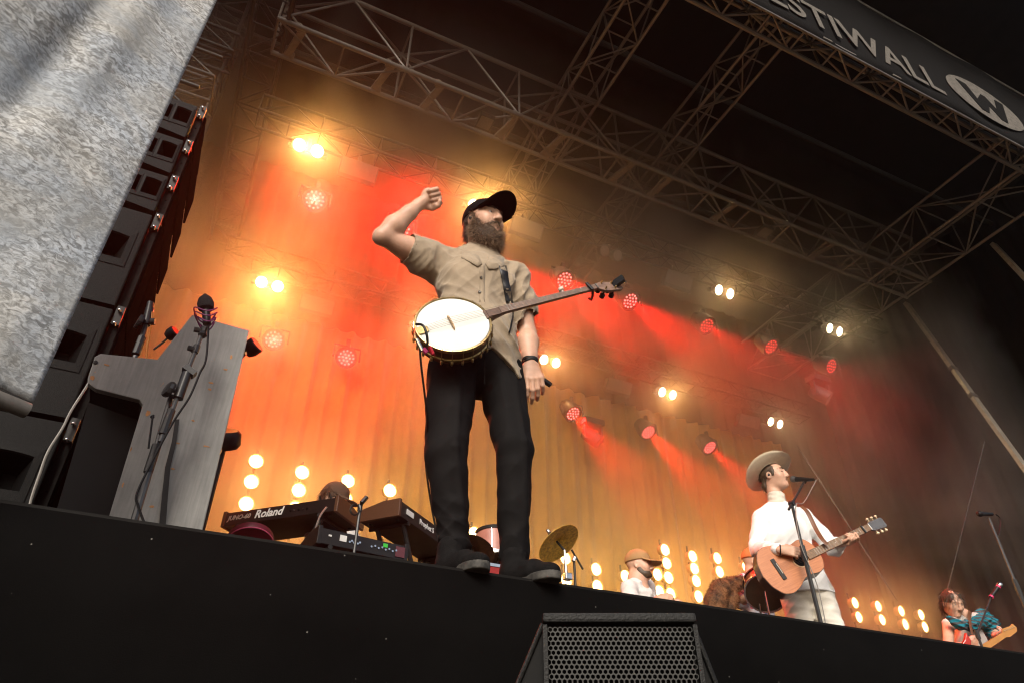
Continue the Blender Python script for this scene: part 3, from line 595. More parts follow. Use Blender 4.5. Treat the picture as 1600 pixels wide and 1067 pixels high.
# ------------------------------------------------------------------ smooth solid modelling for figures (distance field -> one continuous mesh)
class Sdf:
    def __init__(s, lo, hi, h):
        s.lo = np.array(lo, float); s.h = h; s.n = np.ceil((np.array(hi, float)-s.lo)/h).astype(int)+1
        s.D = np.full(s.n, 1., np.float32)
    def blk(s, lo, hi):
        a = np.clip(np.floor((np.array(lo)-s.lo)/s.h).astype(int), 0, s.n); b = np.clip(np.ceil((np.array(hi)-s.lo)/s.h).astype(int)+1, 0, s.n)
        ax = [(s.lo[i]+s.h*np.arange(a[i], b[i])).astype(np.float32) for i in range(3)]
        return tuple(slice(a[i], b[i]) for i in range(3)), ax[0][:, None, None], ax[1][None, :, None], ax[2][None, None, :]
    def put(s, sl, d, k, mode):
        D = s.D[sl]
        if mode == 'sub2': s.D[sl] = np.maximum(D, -d); return
        if mode == 'sub': d = -d; a, b = -D, -d
        else: a, b = D, d
        if k > 0:
            hh = np.maximum(k-np.abs(a-b), 0)/k; r = np.minimum(a, b)-hh*hh*k*.25
        else: r = np.minimum(a, b)
        s.D[sl] = -r if mode == 'sub' else r
    def cap(s, a, b, ra, rb=None, k=.02, mode='add', sq=None):
        """tapered limb from a to b; sq=(axis, factor) squashes the section along an axis"""
        rb = ra if rb is None else rb; a = np.array(a, float); b = np.array(b, float); m = max(ra, rb)*(max(1, sq[1]) if sq else 1)+k+2.5*s.h
        sl, X, Y, Z = s.blk(np.minimum(a, b)-m, np.maximum(a, b)+m)
        if min(s.D[sl].shape) == 0: return s
        ba = b-a; L2 = max(1e-9, float(ba@ba)); px, py, pz = X-a[0], Y-a[1], Z-a[2]
        t = np.clip((px*ba[0]+py*ba[1]+pz*ba[2])/L2, 0, 1)
        qx, qy, qz = px-t*ba[0], py-t*ba[1], pz-t*ba[2]
        if sq:
            ax = np.array(sq[0], float); ax /= np.linalg.norm(ax); c = (qx*ax[0]+qy*ax[1]+qz*ax[2])*(1/sq[1]-1)
            qx, qy, qz = qx+c*ax[0], qy+c*ax[1], qz+c*ax[2]
        s.put(sl, np.sqrt(qx*qx+qy*qy+qz*qz)-(ra+(rb-ra)*t), k, mode); return s
    def chain(s, pts, rs, k=.02, **kw):
        for i in range(len(pts)-1): s.cap(pts[i], pts[i+1], rs[i], rs[i+1], k, **kw)
        return s
    def ell(s, c, r, M=None, k=.02, mode='add'):
        c = np.array(c, float); m = max(r)+k+2.5*s.h; sl, X, Y, Z = s.blk(c-m, c+m)
        if min(s.D[sl].shape) == 0: return s
        px, py, pz = X-c[0], Y-c[1], Z-c[2]
        if M is not None:
            A = np.array(M.to_3x3()).T
            px, py, pz = (A[0, 0]*px+A[0, 1]*py+A[0, 2]*pz), (A[1, 0]*px+A[1, 1]*py+A[1, 2]*pz), (A[2, 0]*px+A[2, 1]*py+A[2, 2]*pz)
        px, py, pz = px+0*py+0*pz, py+0*px, pz+0*px
        k0 = np.sqrt((px/r[0])**2+(py/r[1])**2+(pz/r[2])**2); k1 = np.sqrt((px/r[0]**2)**2+(py/r[1]**2)**2+(pz/r[2]**2)**2)+1e-6
        s.put(sl, k0*(k0-1)/k1, k, mode); return s
    def cut(s, p, n, k=0., lo=None, hi=None):       # remove everything on the side n points to
        n = np.array(n, float); n /= np.linalg.norm(n); hi_ = s.lo+s.h*s.n
        sl, X, Y, Z = s.blk(s.lo if lo is None else lo, hi_ if hi is None else hi)
        d = (X-p[0])*n[0]+(Y-p[1])*n[1]+(Z-p[2])*n[2]; s.put(sl, -d+0*s.D[sl], k, 'sub'); return s
    def cutz(s, xs, zs, zmax):                       # hem: remove what lies below a line z(x)
        sl, X, Y, Z = s.blk(s.lo, (*(s.lo+s.h*s.n)[:2], zmax)); zh = np.interp(X[:, 0, 0], xs, zs).astype(np.float32)[:, None, None]
        s.put(sl, (Z-zh)*.7+0*s.D[sl], 0, 'sub2'); return s
    def folds(s, amp, waves, warp=1.5, lo=None, hi=None, fade=None, ridge=False):
        sl, X, Y, Z = s.blk(s.lo if lo is None else lo, s.lo+s.h*s.n if hi is None else hi)
        D = s.D[sl]; idx = np.nonzero(np.abs(D) < .03); x, y, z = X[idx[0], 0, 0], Y[0, idx[1], 0], Z[0, 0, idx[2]]; o = 0
        for i, (kx, ky, kz) in enumerate(waves):
            q_ = np.sin(kx*x+ky*y+kz*z+i*1.7+warp*np.sin(.37*(ky*x+kz*y-kx*z)+i)); m_ = (.6+.4*np.sin(.21*(kz*x-kx*y+ky*z)+2.1*i))
            o = o+(q_ if not ridge else 2.2*np.abs(q_)**.8-1.1)*m_
        w = 1. if fade is None else fade(x, y, z)
        D[idx] += (amp*w*o/len(waves)).astype(np.float32); s.D[sl] = D; return s
    def mesh(s, name):
        D = s.D; N = D < 0; c = np.zeros(np.array(D.shape)-1, np.uint8)
        for i in (0, 1):
            for j in (0, 1):
                for k in (0, 1): c += N[i:D.shape[0]-1+i, j:D.shape[1]-1+j, k:D.shape[2]-1+k]
        act = (c > 0) & (c < 8); I = np.argwhere(act); idx = np.full(act.shape, -1, np.int64); idx[act] = np.arange(len(I))
        pos = np.zeros((len(I), 3)); cnt = np.zeros(len(I))
        cor = [(0, 0, 0), (1, 0, 0), (0, 1, 0), (1, 1, 0), (0, 0, 1), (1, 0, 1), (0, 1, 1), (1, 1, 1)]
        vals = [D[I[:, 0]+a, I[:, 1]+b, I[:, 2]+d] for a, b, d in cor]
        for e0, e1 in ((0, 1), (2, 3), (4, 5), (6, 7), (0, 2), (1, 3), (4, 6), (5, 7), (0, 4), (1, 5), (2, 6), (3, 7)):
            a, b = vals[e0], vals[e1]; m = (a < 0) != (b < 0); t = np.where(m, a/np.where(a == b, 1, a-b), 0)
            q = np.array(cor[e0])[None]+t[:, None]*(np.array(cor[e1])-np.array(cor[e0]))[None]; pos += np.where(m[:, None], q, 0); cnt += m
        pos = (I+pos/np.maximum(cnt, 1)[:, None])*s.h+s.lo
        F = []
        for ax in range(3):
            o1, o2 = [(1, 2), (2, 0), (0, 1)][ax]
            sl0 = [slice(None)]*3; sl1 = [slice(None)]*3; sl0[ax] = slice(0, -1); sl1[ax] = slice(1, None)
            ch = N[tuple(sl0)] != N[tuple(sl1)]; E = np.argwhere(ch)
            E = E[(E[:, o1] > 0) & (E[:, o2] > 0) & (E[:, o1] < D.shape[o1]-1) & (E[:, o2] < D.shape[o2]-1)]
            if not len(E): continue
            def cell(d1, d2):
                q = E.copy(); q[:, o1] -= d1; q[:, o2] -= d2; return idx[q[:, 0], q[:, 1], q[:, 2]]
            f = np.stack([cell(1, 1), cell(0, 1), cell(0, 0), cell(1, 0)], 1); inside = N[E[:, 0], E[:, 1], E[:, 2]]
            f[~inside] = f[~inside][:, ::-1]; F.append(f)
        F = np.concatenate(F); F = F[(F >= 0).all(1)]
        me = bpy.data.meshes.new(name); me.vertices.add(len(pos)); me.vertices.foreach_set('co', pos.astype(np.float32).ravel())
        me.loops.add(F.size); me.loops.foreach_set('vertex_index', F.astype(np.int32).ravel())
        me.polygons.add(len(F)); me.polygons.foreach_set('loop_start', np.arange(0, F.size, 4, dtype=np.int32)); me.polygons.foreach_set('loop_total', np.full(len(F), 4, np.int32))
        me.polygons.foreach_set('use_smooth', np.ones(len(F), bool)); me.update(calc_edges=True)
        return me
    def build(s, name, m, parent=None):
        o = link(name, s.mesh(name), m, parent)
        if parent is not None: o.matrix_basis = Matrix.Translation(-Vector(parent.location))
        return o
def hairs(name, me, n, length, dirfn, width, m, parent, seed=1, keep=None, curl=.35, mb=None):
    """strands rooted on a mesh's surface: thin tapering ribbons in ONE mesh"""
    g = np.random.default_rng(seed); nv = len(me.vertices); co = np.empty(nv*3); no = np.empty(nv*3)
    me.vertices.foreach_get('co', co); me.vertices.foreach_get('normal', no); co = co.reshape(-1, 3); no = no.reshape(-1, 3)
    ids = np.arange(nv)
    if keep is not None: ids = ids[keep(co, no)]
    if len(ids) == 0: return None
    ids = g.choice(ids, n); p = co[ids]+g.normal(0, .0012, (n, 3)); nn = no[ids]
    d = nn*.7+np.array(dirfn(p, nn))+g.normal(0, curl, (n, 3)); d /= np.linalg.norm(d, axis=1)[:, None]
    b = g.normal(0, 1, (n, 3))*curl; L = length*g.uniform(.55, 1.25, (n, 1))
    pts = [p-nn*.002, p+d*L*.5+b*L*.12, p+d*L+b*L*.35+np.array([0, 0, -1])*L*.15]
    w = np.cross(d, g.normal(0, 1, (n, 3))); w /= np.linalg.norm(w, axis=1)[:, None]; w *= width/2
    V = np.stack([pts[0]-w, pts[0]+w, pts[1]-w*.8, pts[1]+w*.8, pts[2]], 1).reshape(-1, 3); o = np.arange(n)[:, None]*5
    F = (o+np.array([[0, 1, 3, 2]])).tolist()+(o+np.array([[2, 3, 4]])).tolist()
    m2 = bpy.data.meshes.new(name); m2.from_pydata(V.tolist(), [], F); m2.update()
    ob = link(name, m2, m, parent); ob['kind'] = 'stuff'
    if parent is not None and parent.type == 'EMPTY': ob.matrix_basis = Matrix.Translation(-Vector(parent.location))
    return ob
def head_frame(c, fwd, up=(0, 0, 1)):
    F = Vector(fwd).normalized(); U = Vector(up); L = U.cross(F).normalized(); U = F.cross(L).normalized()
    M = Matrix((L, F, U)).transposed().to_4x4(); M.translation = Vector(c); return M
def add_head(s, M, sc=1.0, mouth=0., jaw=1.0):
    w = lambda x, y, z: M @ (Vector((x, y, z))*sc); R = M.to_3x3().normalized(); e = lambda c, r, k=.02, mode='add', RR=None: s.ell(w(*c), [q*sc for q in r], R if RR is None else RR, k*sc, mode)
    e((0, -.014, .035), (.077, .098, .088)); e((0, .012, -.03), (.064, .078, .08), .04); e((0, .036, -.072), (.046*jaw, .05, .04), .04)
    for q in (-1, 1):
        e((q*.04, .056, -.018), (.026, .028, .03), .03)
        s.cap(w(q*.012, .084, .036), w(q*.05, .066, .036), .0105*sc, .009*sc, .012*sc)
        e((q*.032, .094, .014), (.017, .013, .0095), .014, 'sub')
        e((q*.0125, .100, -.028), (.009, .011, .008), .007)
        e((q*.0755, -.012, -.004), (.0085, .019, .031), .006); e((q*.083, -.006, -.002), (.006, .010, .017), .006, 'sub')
        s.cap(w(q*.018, .0835, .020), w(q*.047, .072, .019), .0055*sc, .005*sc, .006*sc)   # upper lid
        s.cap(w(q*.019, .083, .004), w(q*.045, .072, .005), .005*sc, .0045*sc, .008*sc)
    s.cap(w(0, .086, .03), w(0, .108, -.018), .0085*sc, .0125*sc, .014*sc); e((0, .108, -.024), (.011, .012, .010), .008)
    for z, y in ((-.048, .0885), (-.062, .086)): s.cap(w(-.02, y-.008, z), w(.02, y-.008, z), .0085*sc, .0085*sc, .008*sc)
    if mouth: e((0, .098, -.055), (.018, .02, mouth), .006, 'sub')
    else: e((0, .098, -.055), (.022, .012, .0016), .004, 'sub')
    e((0, .074, -.092), (.024, .02, .018), .02)
M_SKIN = mat('skin', (.58, .34, .235), .48, var=.10, vscale=18, bump=.08, bscale=150, sss=.12)
M_EYE = mat('eye_white', (.62, .58, .54), .15, var=.05); M_IRIS = mat('iris', (.03, .035, .04), .1, var=0)
M_LIP = mat('lips', (.42, .22, .16), .5, var=.1); M_INEAR = mat('earpiece', (.02, .02, .02), .3)
def face_bits(t, M, sc=1.0, closed=False, look=(0, 0), brow=None, lips=True):
    o0 = Vector(t.location); w = lambda x, y, z: M @ (Vector((x, y, z))*sc)-o0
    if not closed:
        for q in (-1, 1):
            R = M.to_3x3().normalized().to_4x4()
            eo = MB().lathe([(.0105*math.cos(a)*sc, .0105*math.sin(a)*sc) for a in np.linspace(-1.5, 1.5, 9)], 12, Matrix.Translation(w(q*.032, .0755, .0125)) @ R).build('eye', M_EYE, t, True)
            D = (R @ Vector((look[0], 1, look[1]))).normalized()
            MB().lathe([(.0052*sc, .0092*sc), (.0045*sc, .0104*sc), (.0005, .0112*sc)], 10, Matrix.Translation(w(q*.032, .0755, .0125)) @ frame(D)).build('iris', M_IRIS, eo, True)
def hand(s, wrist, kn, side, back, curl=(.5, .5, .55, .6), thumb=.5, sc=1.0, k=.006):
    """wrist and middle knuckle points, 'side' towards the thumb, 'back' = back-of-hand normal; curl in radians per joint"""
    wr, kn = Vector(wrist), Vector(kn); d = (kn-wr).normalized(); b = Vector(back); b = (b-d*b.dot(d)).normalized(); sd = Vector(side); sd = (sd-d*sd.dot(d)-b*sd.dot(b)).normalized()
    L = (kn-wr).length; s.cap(wr, wr+d*L*.35, .026*sc, .028*sc, .012, sq=(b, .68))
    for i in range(4):
        o = sd*((1.5-i)*.0195*sc); base = wr+d*L*.2+o*.5; kk = kn+o-d*(.004*abs(i-1.2)*sc)
        s.cap(base, kk, .0165*sc, .0112*sc, .012)
        seg = [(.041, .026, .021), (.045, .029, .022), (.041, .027, .021), (.032, .021, .019)][i]; p = kk; a = 0
        for j, ln in enumerate(seg):
            a += curl[i]*(.85 if j == 0 else 1.1 if j == 1 else .75); n = p+(d*math.cos(a)-b*math.sin(a))*ln*sc+sd*((1.5-i)*.0015*sc); s.cap(p, n, (.0102-.0009*j-.0006*(i == 3))*sc, (.0094-.0009*j-.0006*(i == 3))*sc, k); p = n
    p0 = wr+d*L*.22+sd*.022*sc-b*.006*sc; p1 = p0+(d*.75+sd*.55-b*.25*(1+thumb))*.04*sc; p2 = p1+(d*.95+sd*(.2-thumb*.35)-b*.3*(1+thumb))*.031*sc; p3 = p2+(d*.9-sd*(thumb*.6)-b*.35*(1+thumb))*.024*sc
    s.cap(p0, p1, .0175*sc, .013*sc, .014); s.cap(p1, p2, .0125*sc, .011*sc, k); s.cap(p2, p3, .0108*sc, .0085*sc, k)
def cap_hat(t, M, m, sc=1.0, h=.003, tilt=.0, name='cap', brim_tilt=.0):
    c = M.translation; s = Sdf(Vector(c)-Vector((.24,)*3), Vector(c)+Vector((.26,)*3), h); w = lambda x, y, z: M @ (Vector((x, y, z))*sc); R = M.to_3x3().normalized()
    s.ell(w(0, -.014, .048), (.087*sc, .107*sc, .094*sc), R, 0)
    n = R @ Vector((0, .12, -1)); s.cut(w(0, 0, .034), n)
    s2 = Sdf(s.lo, s.lo+s.h*(s.n-1), h); s2.D = s.D.copy()
    # curved brim: a bent lens, built from overlapping slim limbs
    for x in np.linspace(-.0815, .0815, 49):
        y1 = .088+.095*math.sqrt(max(0, 1-(x/.083)**2)); dz = -2.6*x*x
        y0 = .06 if abs(x) < .05 else .045
        s2.cap(w(x, y0, .048+dz*.6), w(x, y1, .040+brim_tilt*(y1-.08)+dz), .0038*sc, .0033*sc, .003)
    s2.ell(w(0, -.014, .143), (.007*sc, .007*sc, .004*sc), R, 0)
    return s2.build(name, m, t)
def bvh(o):
    from mathutils.bvhtree import BVHTree
    me = o.data; return BVHTree.FromPolygons([v.co for v in me.vertices], [p.vertices for p in me.polygons])
def camray(px, py): return Vector((0, 0, CZ)), _ray(px, py).normalized()
def hit(b, px, py, lift=0.):
    o, d = camray(px, py); h = b.ray_cast(o, d)
    return (h[0]+h[1]*lift, h[1]) if h[0] is not None else (None, None)
def v3(*a): return [P(*q) for q in a]

# ------------------------------------------------------------------ the bearded banjo player
hero = thing('person', 'bearded person in black cap and tan shirt raising a fist at the stage edge', 'person', (.95, 2.3, SZ))
NK, CH, PEL = P(752, 405, 2.31), P(746, 445, 2.31), P(746, 565, 2.33)
RS, RE, RW, FI = P(684, 411, 2.36), P(598, 370, 2.30), P(655, 320, 2.24), P(672, 311, 2.225)
LS, LE, LW, LK = P(806, 436, 2.28), P(823, 520, 2.32), P(829, 569, 2.27), P(835, 592, 2.25)
HM = head_frame(P(756, 352, 2.275), (.33, -.94, -.06), (-.05, .03, 1))
cdir = (Vector((0, 0, CZ))-FI).normalized()
b = Sdf((.36, 2.0, 2.15), (1.36, 2.56, 3.56), .004)
add_head(b, HM)
b.chain([HM @ Vector((0, -.025, -.06)), NK-Vector((0, 0, .02))], [.056, .062], .03)
b.chain([NK-Vector((0, 0, .09)), CH, PEL], [.06, .10, .11], .02, sq=((1, 0, 0), 1.25))
b.chain([RS, RS.lerp(RE, .45), RE], [.062, .057, .041], .012)
b.ell(RS.lerp(RE, .52)+Vector((0, 0, -.008)), (.075, .042, .047), frame(RE-RS) @ Matrix.Rotation(math.pi/2, 4, 'Y'), .04)
b.chain([RE, RE.lerp(RW, .32), RE.lerp(RW, .72), RW], [.040, .050, .037, .028], .014); b.ell(RE+Vector((-.010, 0, -.008)), (.024, .026, .024), None, .03)
b.chain([LS, LS.lerp(LE, .5), LE], [.058, .05, .042], .012)
b.chain([LE, LE.lerp(LW, .3), LE.lerp(LW, .75), LW], [.042, .047, .034, .027], .012, sq=((1, 0, 0), 1.08))
# fist: four curled fingers over the palm, thumb across
e1 = (FI-RW).normalized(); e1 = (e1*.8+Vector((.55, -.1, .12))).normalized(); c_ = (cdir-e1*cdir.dot(e1)).normalized(); e2 = e1.cross(c_).normalized()
if e2.z > 0: e2 = -e2
fp = lambda a, q, c: FI+e1*a+e2*q+c_*c
b.cap(RW, fp(-.015, 0, 0), .027, .030, .015); b.cap(fp(.0, -.022, -.004), fp(.0, .022, -.004), .030, .028, .02)
for i in range(4):
    o = -.034+.0215*i; r = .0118-.0009*(i == 3); z = .004*(i in (1, 2))
    b.cap(fp(-.01, o*.8, -.012), fp(.036+z, o, -.004), .016, .0125, .008)
    b.cap(fp(.036+z, o, -.004), fp(.030+z, o, .034), r+.0008, r, .004)
    b.cap(fp(.030+z, o, .034), fp(-.004, o, .036), r, r-.0008, .003); b.cap(fp(-.004, o, .036), fp(-.008, o, .018), r-.001, r-.002, .003)
b.cap(fp(-.03, .03, .006), fp(-.012, .046, .026), .017, .0135, .012); b.cap(fp(-.012, .046, .026), fp(.012, .040, .044), .0128, .0115, .004); b.cap(fp(.012, .040, .044), fp(.026, .022, .050), .0115, .009, .004)
# hanging hand, back of the hand towards the pit
hd = (LK-LW).normalized(); cd2 = (Vector((0, 0, CZ))-LK).normalized()
hand(b, LW, LK, (-1, .1, 0), cd2+Vector((.25, 0, .1)), (.42, .5, .55, .62), .35, 1.12, .004)
body = b.build('body', M_SKIN, hero)
face_bits(hero, HM, look=(.12, .10))
# beard, moustache, hair, brows
M_BEARD = mat('brown_beard', (.075, .045, .026), .6, var=.6, vscale=70, bump=.4, bscale=200)
M_HAIR = mat('dark_hair', (.03, .02, .013), .55, var=.4, vscale=80)
hw = lambda x, y, z: HM @ Vector((x, y, z)); HR = HM.to_3x3()
s = Sdf(HM.translation-Vector((.2,)*3), HM.translation+Vector((.2,)*3), .004)
s.ell(hw(0, .032, -.124), (.080, .064, .058), HR, .03); s.ell(hw(0, .022, -.085), (.076, .069, .042), HR, .03)
for q_ in (-1, 1):
    s.ell(hw(q_*.063, .010, -.050), (.018, .040, .045), HR, .02); s.cap(hw(q_*.006, .097, -.042), hw(q_*.036, .076, -.062), .0065, .010, .010); s.ell(hw(q_*.072, .002, .008), (.007, .018, .03), HR, .012)
s.ell(hw(0, .106, -.0565), (.019, .020, .0055), HR, .006, 'sub')
s.folds(.004, [(90, 60, 120), (-110, 80, 60), (70, -120, 100)], 2.)
beard = s.build('beard', M_BEARD, hero)
down = HR @ Vector((0, .25, -.9))
M_BH = mat('beard_strands', (.27, .175, .105), .5, var=.5, vscale=90)
hairs('beard_strands', beard.data, 8000, .026, lambda p, n: np.array(down)[None]*.6, .0012, M_BH, beard, 3, curl=.55).matrix_basis = Matrix.Identity(4)
s = Sdf(HM.translation-Vector((.2,)*3), HM.translation+Vector((.2,)*3), .004)
s.ell(hw(0, -.024, .025), (.081, .092, .09), HR, .0); s.ell(hw(0, -.07, -.045), (.06, .035, .045), HR, .03)
s.cut(hw(0, .022, 0), HR @ Vector((0, 1, .15))); hr = s.build('hair', M_HAIR, hero)
hairs('hair_strands', hr.data, 1200, .02, lambda p, n: np.array([0, 0, -1.])[None], .0014, M_HAIR, hr, 5, keep=lambda c, n: c[:, 2] < hw(0, 0, .02).z).matrix_basis = Matrix.Identity(4)
for q_ in (-1, 1): 
    bw = MB().tube([hw(q_*.014, .0955, .036)-hero.location, hw(q_*.03, .092, .043)-hero.location, hw(q_*.05, .076, .038)-hero.location], [.0035, .0042, .002], 6).build('eyebrow', M_BEARD, hero, True)
MB().tube([hw(-.017, .089, -.059)-hero.location, hw(0, .0945, -.060)-hero.location, hw(.017, .089, -.059)-hero.location], [.003, .0055, .003], 8).build('lip', M_LIP, hero, True)
for q_ in (-1, 1): MB().lathe([(.009, -.004), (.009, .006), (.004, .010)], 10, Matrix.Translation(hw(q_*.08, -.006, -.003)-hero.location) @ frame(HR @ Vector((q_, .3, 0)))).build('earpiece', M_INEAR, hero, True)
cap_hat(hero, HM, mat('black_cap', (.005, .005, .0055), .9, spec=.1, var=.2, vscale=60, bump=.2, bscale=400), 1.03, .003, brim_tilt=.42)
# shirt
M_SHIRT = mat('tan_shirt', (.33, .255, .175), .8, var=.10, vscale=9, sheen=.15, bump=.25, bscale=500)
s = Sdf((.42, 2.05, 2.2), (1.40, 2.58, 3.32), .0045)
XA = Vector((1, -.06, 0)).normalized()
wst = P(742, 520, 2.325)
s.chain([NK+Vector((-.01, .01, -.06)), CH+Vector((0, .0, .0)), wst, P(748, 552, 2.33)], [.085, .142, .132, .137], .06, sq=(XA, 1.27))
s.cap(RS+Vector((.02, 0, .01)), NK+Vector((-.05, .0, .0)), .070, .055, .05); s.cap(LS+Vector((-.02, 0, .0)), NK+Vector((.05, .0, -.01)), .070, .055, .05)
SR = RS.lerp(RE, .60); SL = LS.lerp(LE, .86)
s.chain([RS+Vector((.03, 0, -.01)), RS.lerp(RE, .3), RS.lerp(RE, .75)], [.085, .078, .078], .05)
s.ell(RS.lerp(RE, .25)+Vector((.02, 0, -.06)), (.07, .05, .05), None, .05)
s.chain([LS, LS.lerp(LE, .5), LS.lerp(LE, 1.0)], [.078, .074, .074], .04)
# long tail of the shirt beside the hanging arm
s.cap(wst, P(756, 592, 2.325), .132, .150, .05, sq=(XA, 1.25))
d = (RE-RS).normalized(); s.cut(SR, d, lo=(.3, 2.0, 2.7), hi=(SR.x+.07, 2.6, 3.4))
d = (LE-LS).normalized(); s.cut(LS.lerp(LE, .80), d+Vector((.35, 0, .1)), lo=(LE.x-.062, 2.0, 2.4), hi=(1.4, 2.6, 3.02))
hp = [P(x, y, 2.2) for x, y in ((640, 556), (690, 552), (740, 548), (768, 549), (782, 560), (797, 574), (812, 589), (850, 594))]
s.cutz([p.x for p in hp], [p.z for p in hp], 2.9)
def near(c, r): return lambda x, y, z: np.exp(-((x-c[0])**2+(y-c[1])**2+(z-c[2])**2)/r**2)
s.folds(.010, [(9, 6, 17), (19, 5, -9), (-8, 12, 21), (26, 8, 12)], 1.8, ridge=True); s.folds(.0045, [(48, 12, 30), (-40, 20, 52), (60, -10, -22)], 2.2, ridge=True)
pit = RS+Vector((.05, -.05, -.08)); s.folds(.016, [(35, 12, 26), (44, -8, 16), (24, 0, 38)], 1.2, fade=near(pit, .13), ridge=True); s.folds(.014, [(38, 10, -26), (46, 0, -14)], 1.4, fade=near(LS+Vector((-.02, -.05, -.1)), .13), ridge=True)
s.folds(.016, [(34, 0, 14), (42, 0, 22), (25, 6, 8)], 1.6, fade=near(P(785, 530, 2.2), .16), ridge=True)
# hollow sleeve ends
s.cap(RS.lerp(RE, .45), RS.lerp(RE, 1.0), .066, .068, .004, 'sub'); s.cap(LS.lerp(LE, .6), LS.lerp(LE, 1.2), .063, .064, .004, 'sub')
NT = NK+Vector((0, -.008, .034)); s.cap(NK-Vector((0, 0, .05)), NT, .083, .076, .03, sq=(XA, 1.08)); s.cut(NT+Vector((0, 0, .022)), (0, -.35, 1), lo=(.82, 2.0, NT.z-.05), hi=(1.06, 2.6, 3.4)); s.cap(NT-Vector((0, 0, .03)), NT+Vector((0, -.02, .1)), .062, .075, .004, 'sub')
shirt = s.build('shirt', M_SHIRT, hero)
sb = bvh(shirt)
def on(px, py, lift, b_=None):
    p, n = hit(b_ or sb, px, py, lift); return p
M_SEAM = mat('shirt_shadow_seam', (.25, .19, .125), .85, var=.1)
# placket strip, buttons, collar leaves
def strip(name, pix, wpx, lift, m, parent, b_=None, off=None):
    rows = []
    for (x, y) in pix:
        a = on(x-wpx, y, lift, b_); c = on(x+wpx, y, lift, b_)
        if a is not None and c is not None: rows += [a-parent.location, c-parent.location]
    o = MB().add(rows, [(2*i, 2*i+1, 2*i+3, 2*i+2) for i in range(len(rows)//2-1)]).build(name, m, parent, True); o.modifiers.new('thickness', 'SOLIDIFY').thickness = .0025; return o
strip('placket', [(754-.1*i*.9, 412+i*5) for i in range(13)], 4.5, .0006, M_SHIRT, hero)
for x, y in ((751, 434), (749, 457), (746, 478)):
    p, n = hit(sb, x, y, .004)
    if p: MB().lathe([(.0001, .0025), (.0055, .0028), (.0065, .001), (.0065, -.001)], 12, Matrix.Translation(p-hero.location) @ frame(n)).build('button', mat('horn_button', (.10, .08, .06), .35), hero, True)
def leaf(pix):
    pts = []
    for x, y, Y in pix:
        p, n = hit(sb, x, y, .007); pts.append((p if p is not None and abs(p.y-Y) < .06 else P(x, y, Y))-hero.location)
    c = sum(pts, Vector())/len(pts); o = MB().add(pts+[c], [(i, (i+1) % len(pts), len(pts)) for i in range(len(pts))]).build('collar', M_SHIRT, hero, True); o.modifiers.new('thickness', 'SOLIDIFY').thickness = .005
leaf([(722, 394, 2.24), (736, 396, 2.21), (747, 402, 2.19), (753, 413, 2.175), (746, 418, 2.17), (736, 411, 2.185), (722, 404, 2.22)])
leaf([(759, 413, 2.175), (765, 402, 2.185), (776, 401, 2.195), (788, 407, 2.21), (786, 417, 2.20), (774, 421, 2.18), (763, 421, 2.17)])
# trousers
M_TROU = mat('black_trousers', (.0055, .005, .0052), .8, spec=.15, var=.25, vscale=12, bump=.15, bscale=600)
RH, RK, RA = P(706, 572, 2.335), P(697, 710, 2.30), P(710, 850, 2.33); LH, LKn, LA = P(781, 575, 2.32), P(803, 700, 2.26), P(803, 862, 2.31)
s = Sdf((.66, 2.08, 1.62), (1.30, 2.54, 2.72), .005)
s.cap(P(744, 545, 2.335), P(745, 575, 2.335), .132, .136, .05, sq=(XA, 1.27))
s.chain([RH+Vector((.005, 0, -.02)), RK, RK.lerp(RA, .6), RA-Vector((0, 0, .01))], [.110, .083, .066, .061], .014)
s.chain([LH+Vector((-.005, 0, -.02)), LKn, LKn.lerp(LA, .6), LA-Vector((0, 0, .01))], [.108, .075, .064, .059], .014)
s.folds(.006, [(18, 14, 14), (-24, 10, 11), (12, 26, 18)], 2., ridge=True)
s.folds(.015, [(26, 18, 33), (-30, 14, 30), (14, -22, 42)], 2.0, ridge=True, fade=lambda x, y, z: np.clip((SZ+.34-z)/.22, 0, 1)); s.folds(.008, [(28, 8, 24), (-30, 5, 22)], 1.5, fade=near(RK+Vector((0, 0, .02)), .13)); s.folds(.009, [(36, 8, -40), (26, 5, 52)], 1.5, fade=near(LKn+Vector((-.05, 0, .1)), .15)); s.folds(.008, [(45, 8, 30), (40, 5, -30)], 1.5, fade=near(P(757, 585, 2.22), .12))
# pressed creases along the leg fronts
for A_, B_, o_ in ((RH+Vector((.0, -.100, -.05)), RK+Vector((.006, -.080, 0)), 0), (LH+Vector((.012, -.096, -.05)), LKn+Vector((.012, -.071, 0)), 0)): s.cap(A_, B_, .007, .007, .02)
for A_, B_ in ((RK+Vector((.006, -.079, 0)), RA+Vector((.006, -.058, .08))), (LKn+Vector((.012, -.070, 0)), LA+Vector((.012, -.056, .08)))): s.cap(A_, B_, .007, .007, .02)
s.cut((0, 0, SZ+.055), (0, 0, -1))
s.cap(P(757, 552, 2.18), P(757, 600, 2.2), .004, .004, .006)
tro = s.build('trousers', M_TROU, hero)
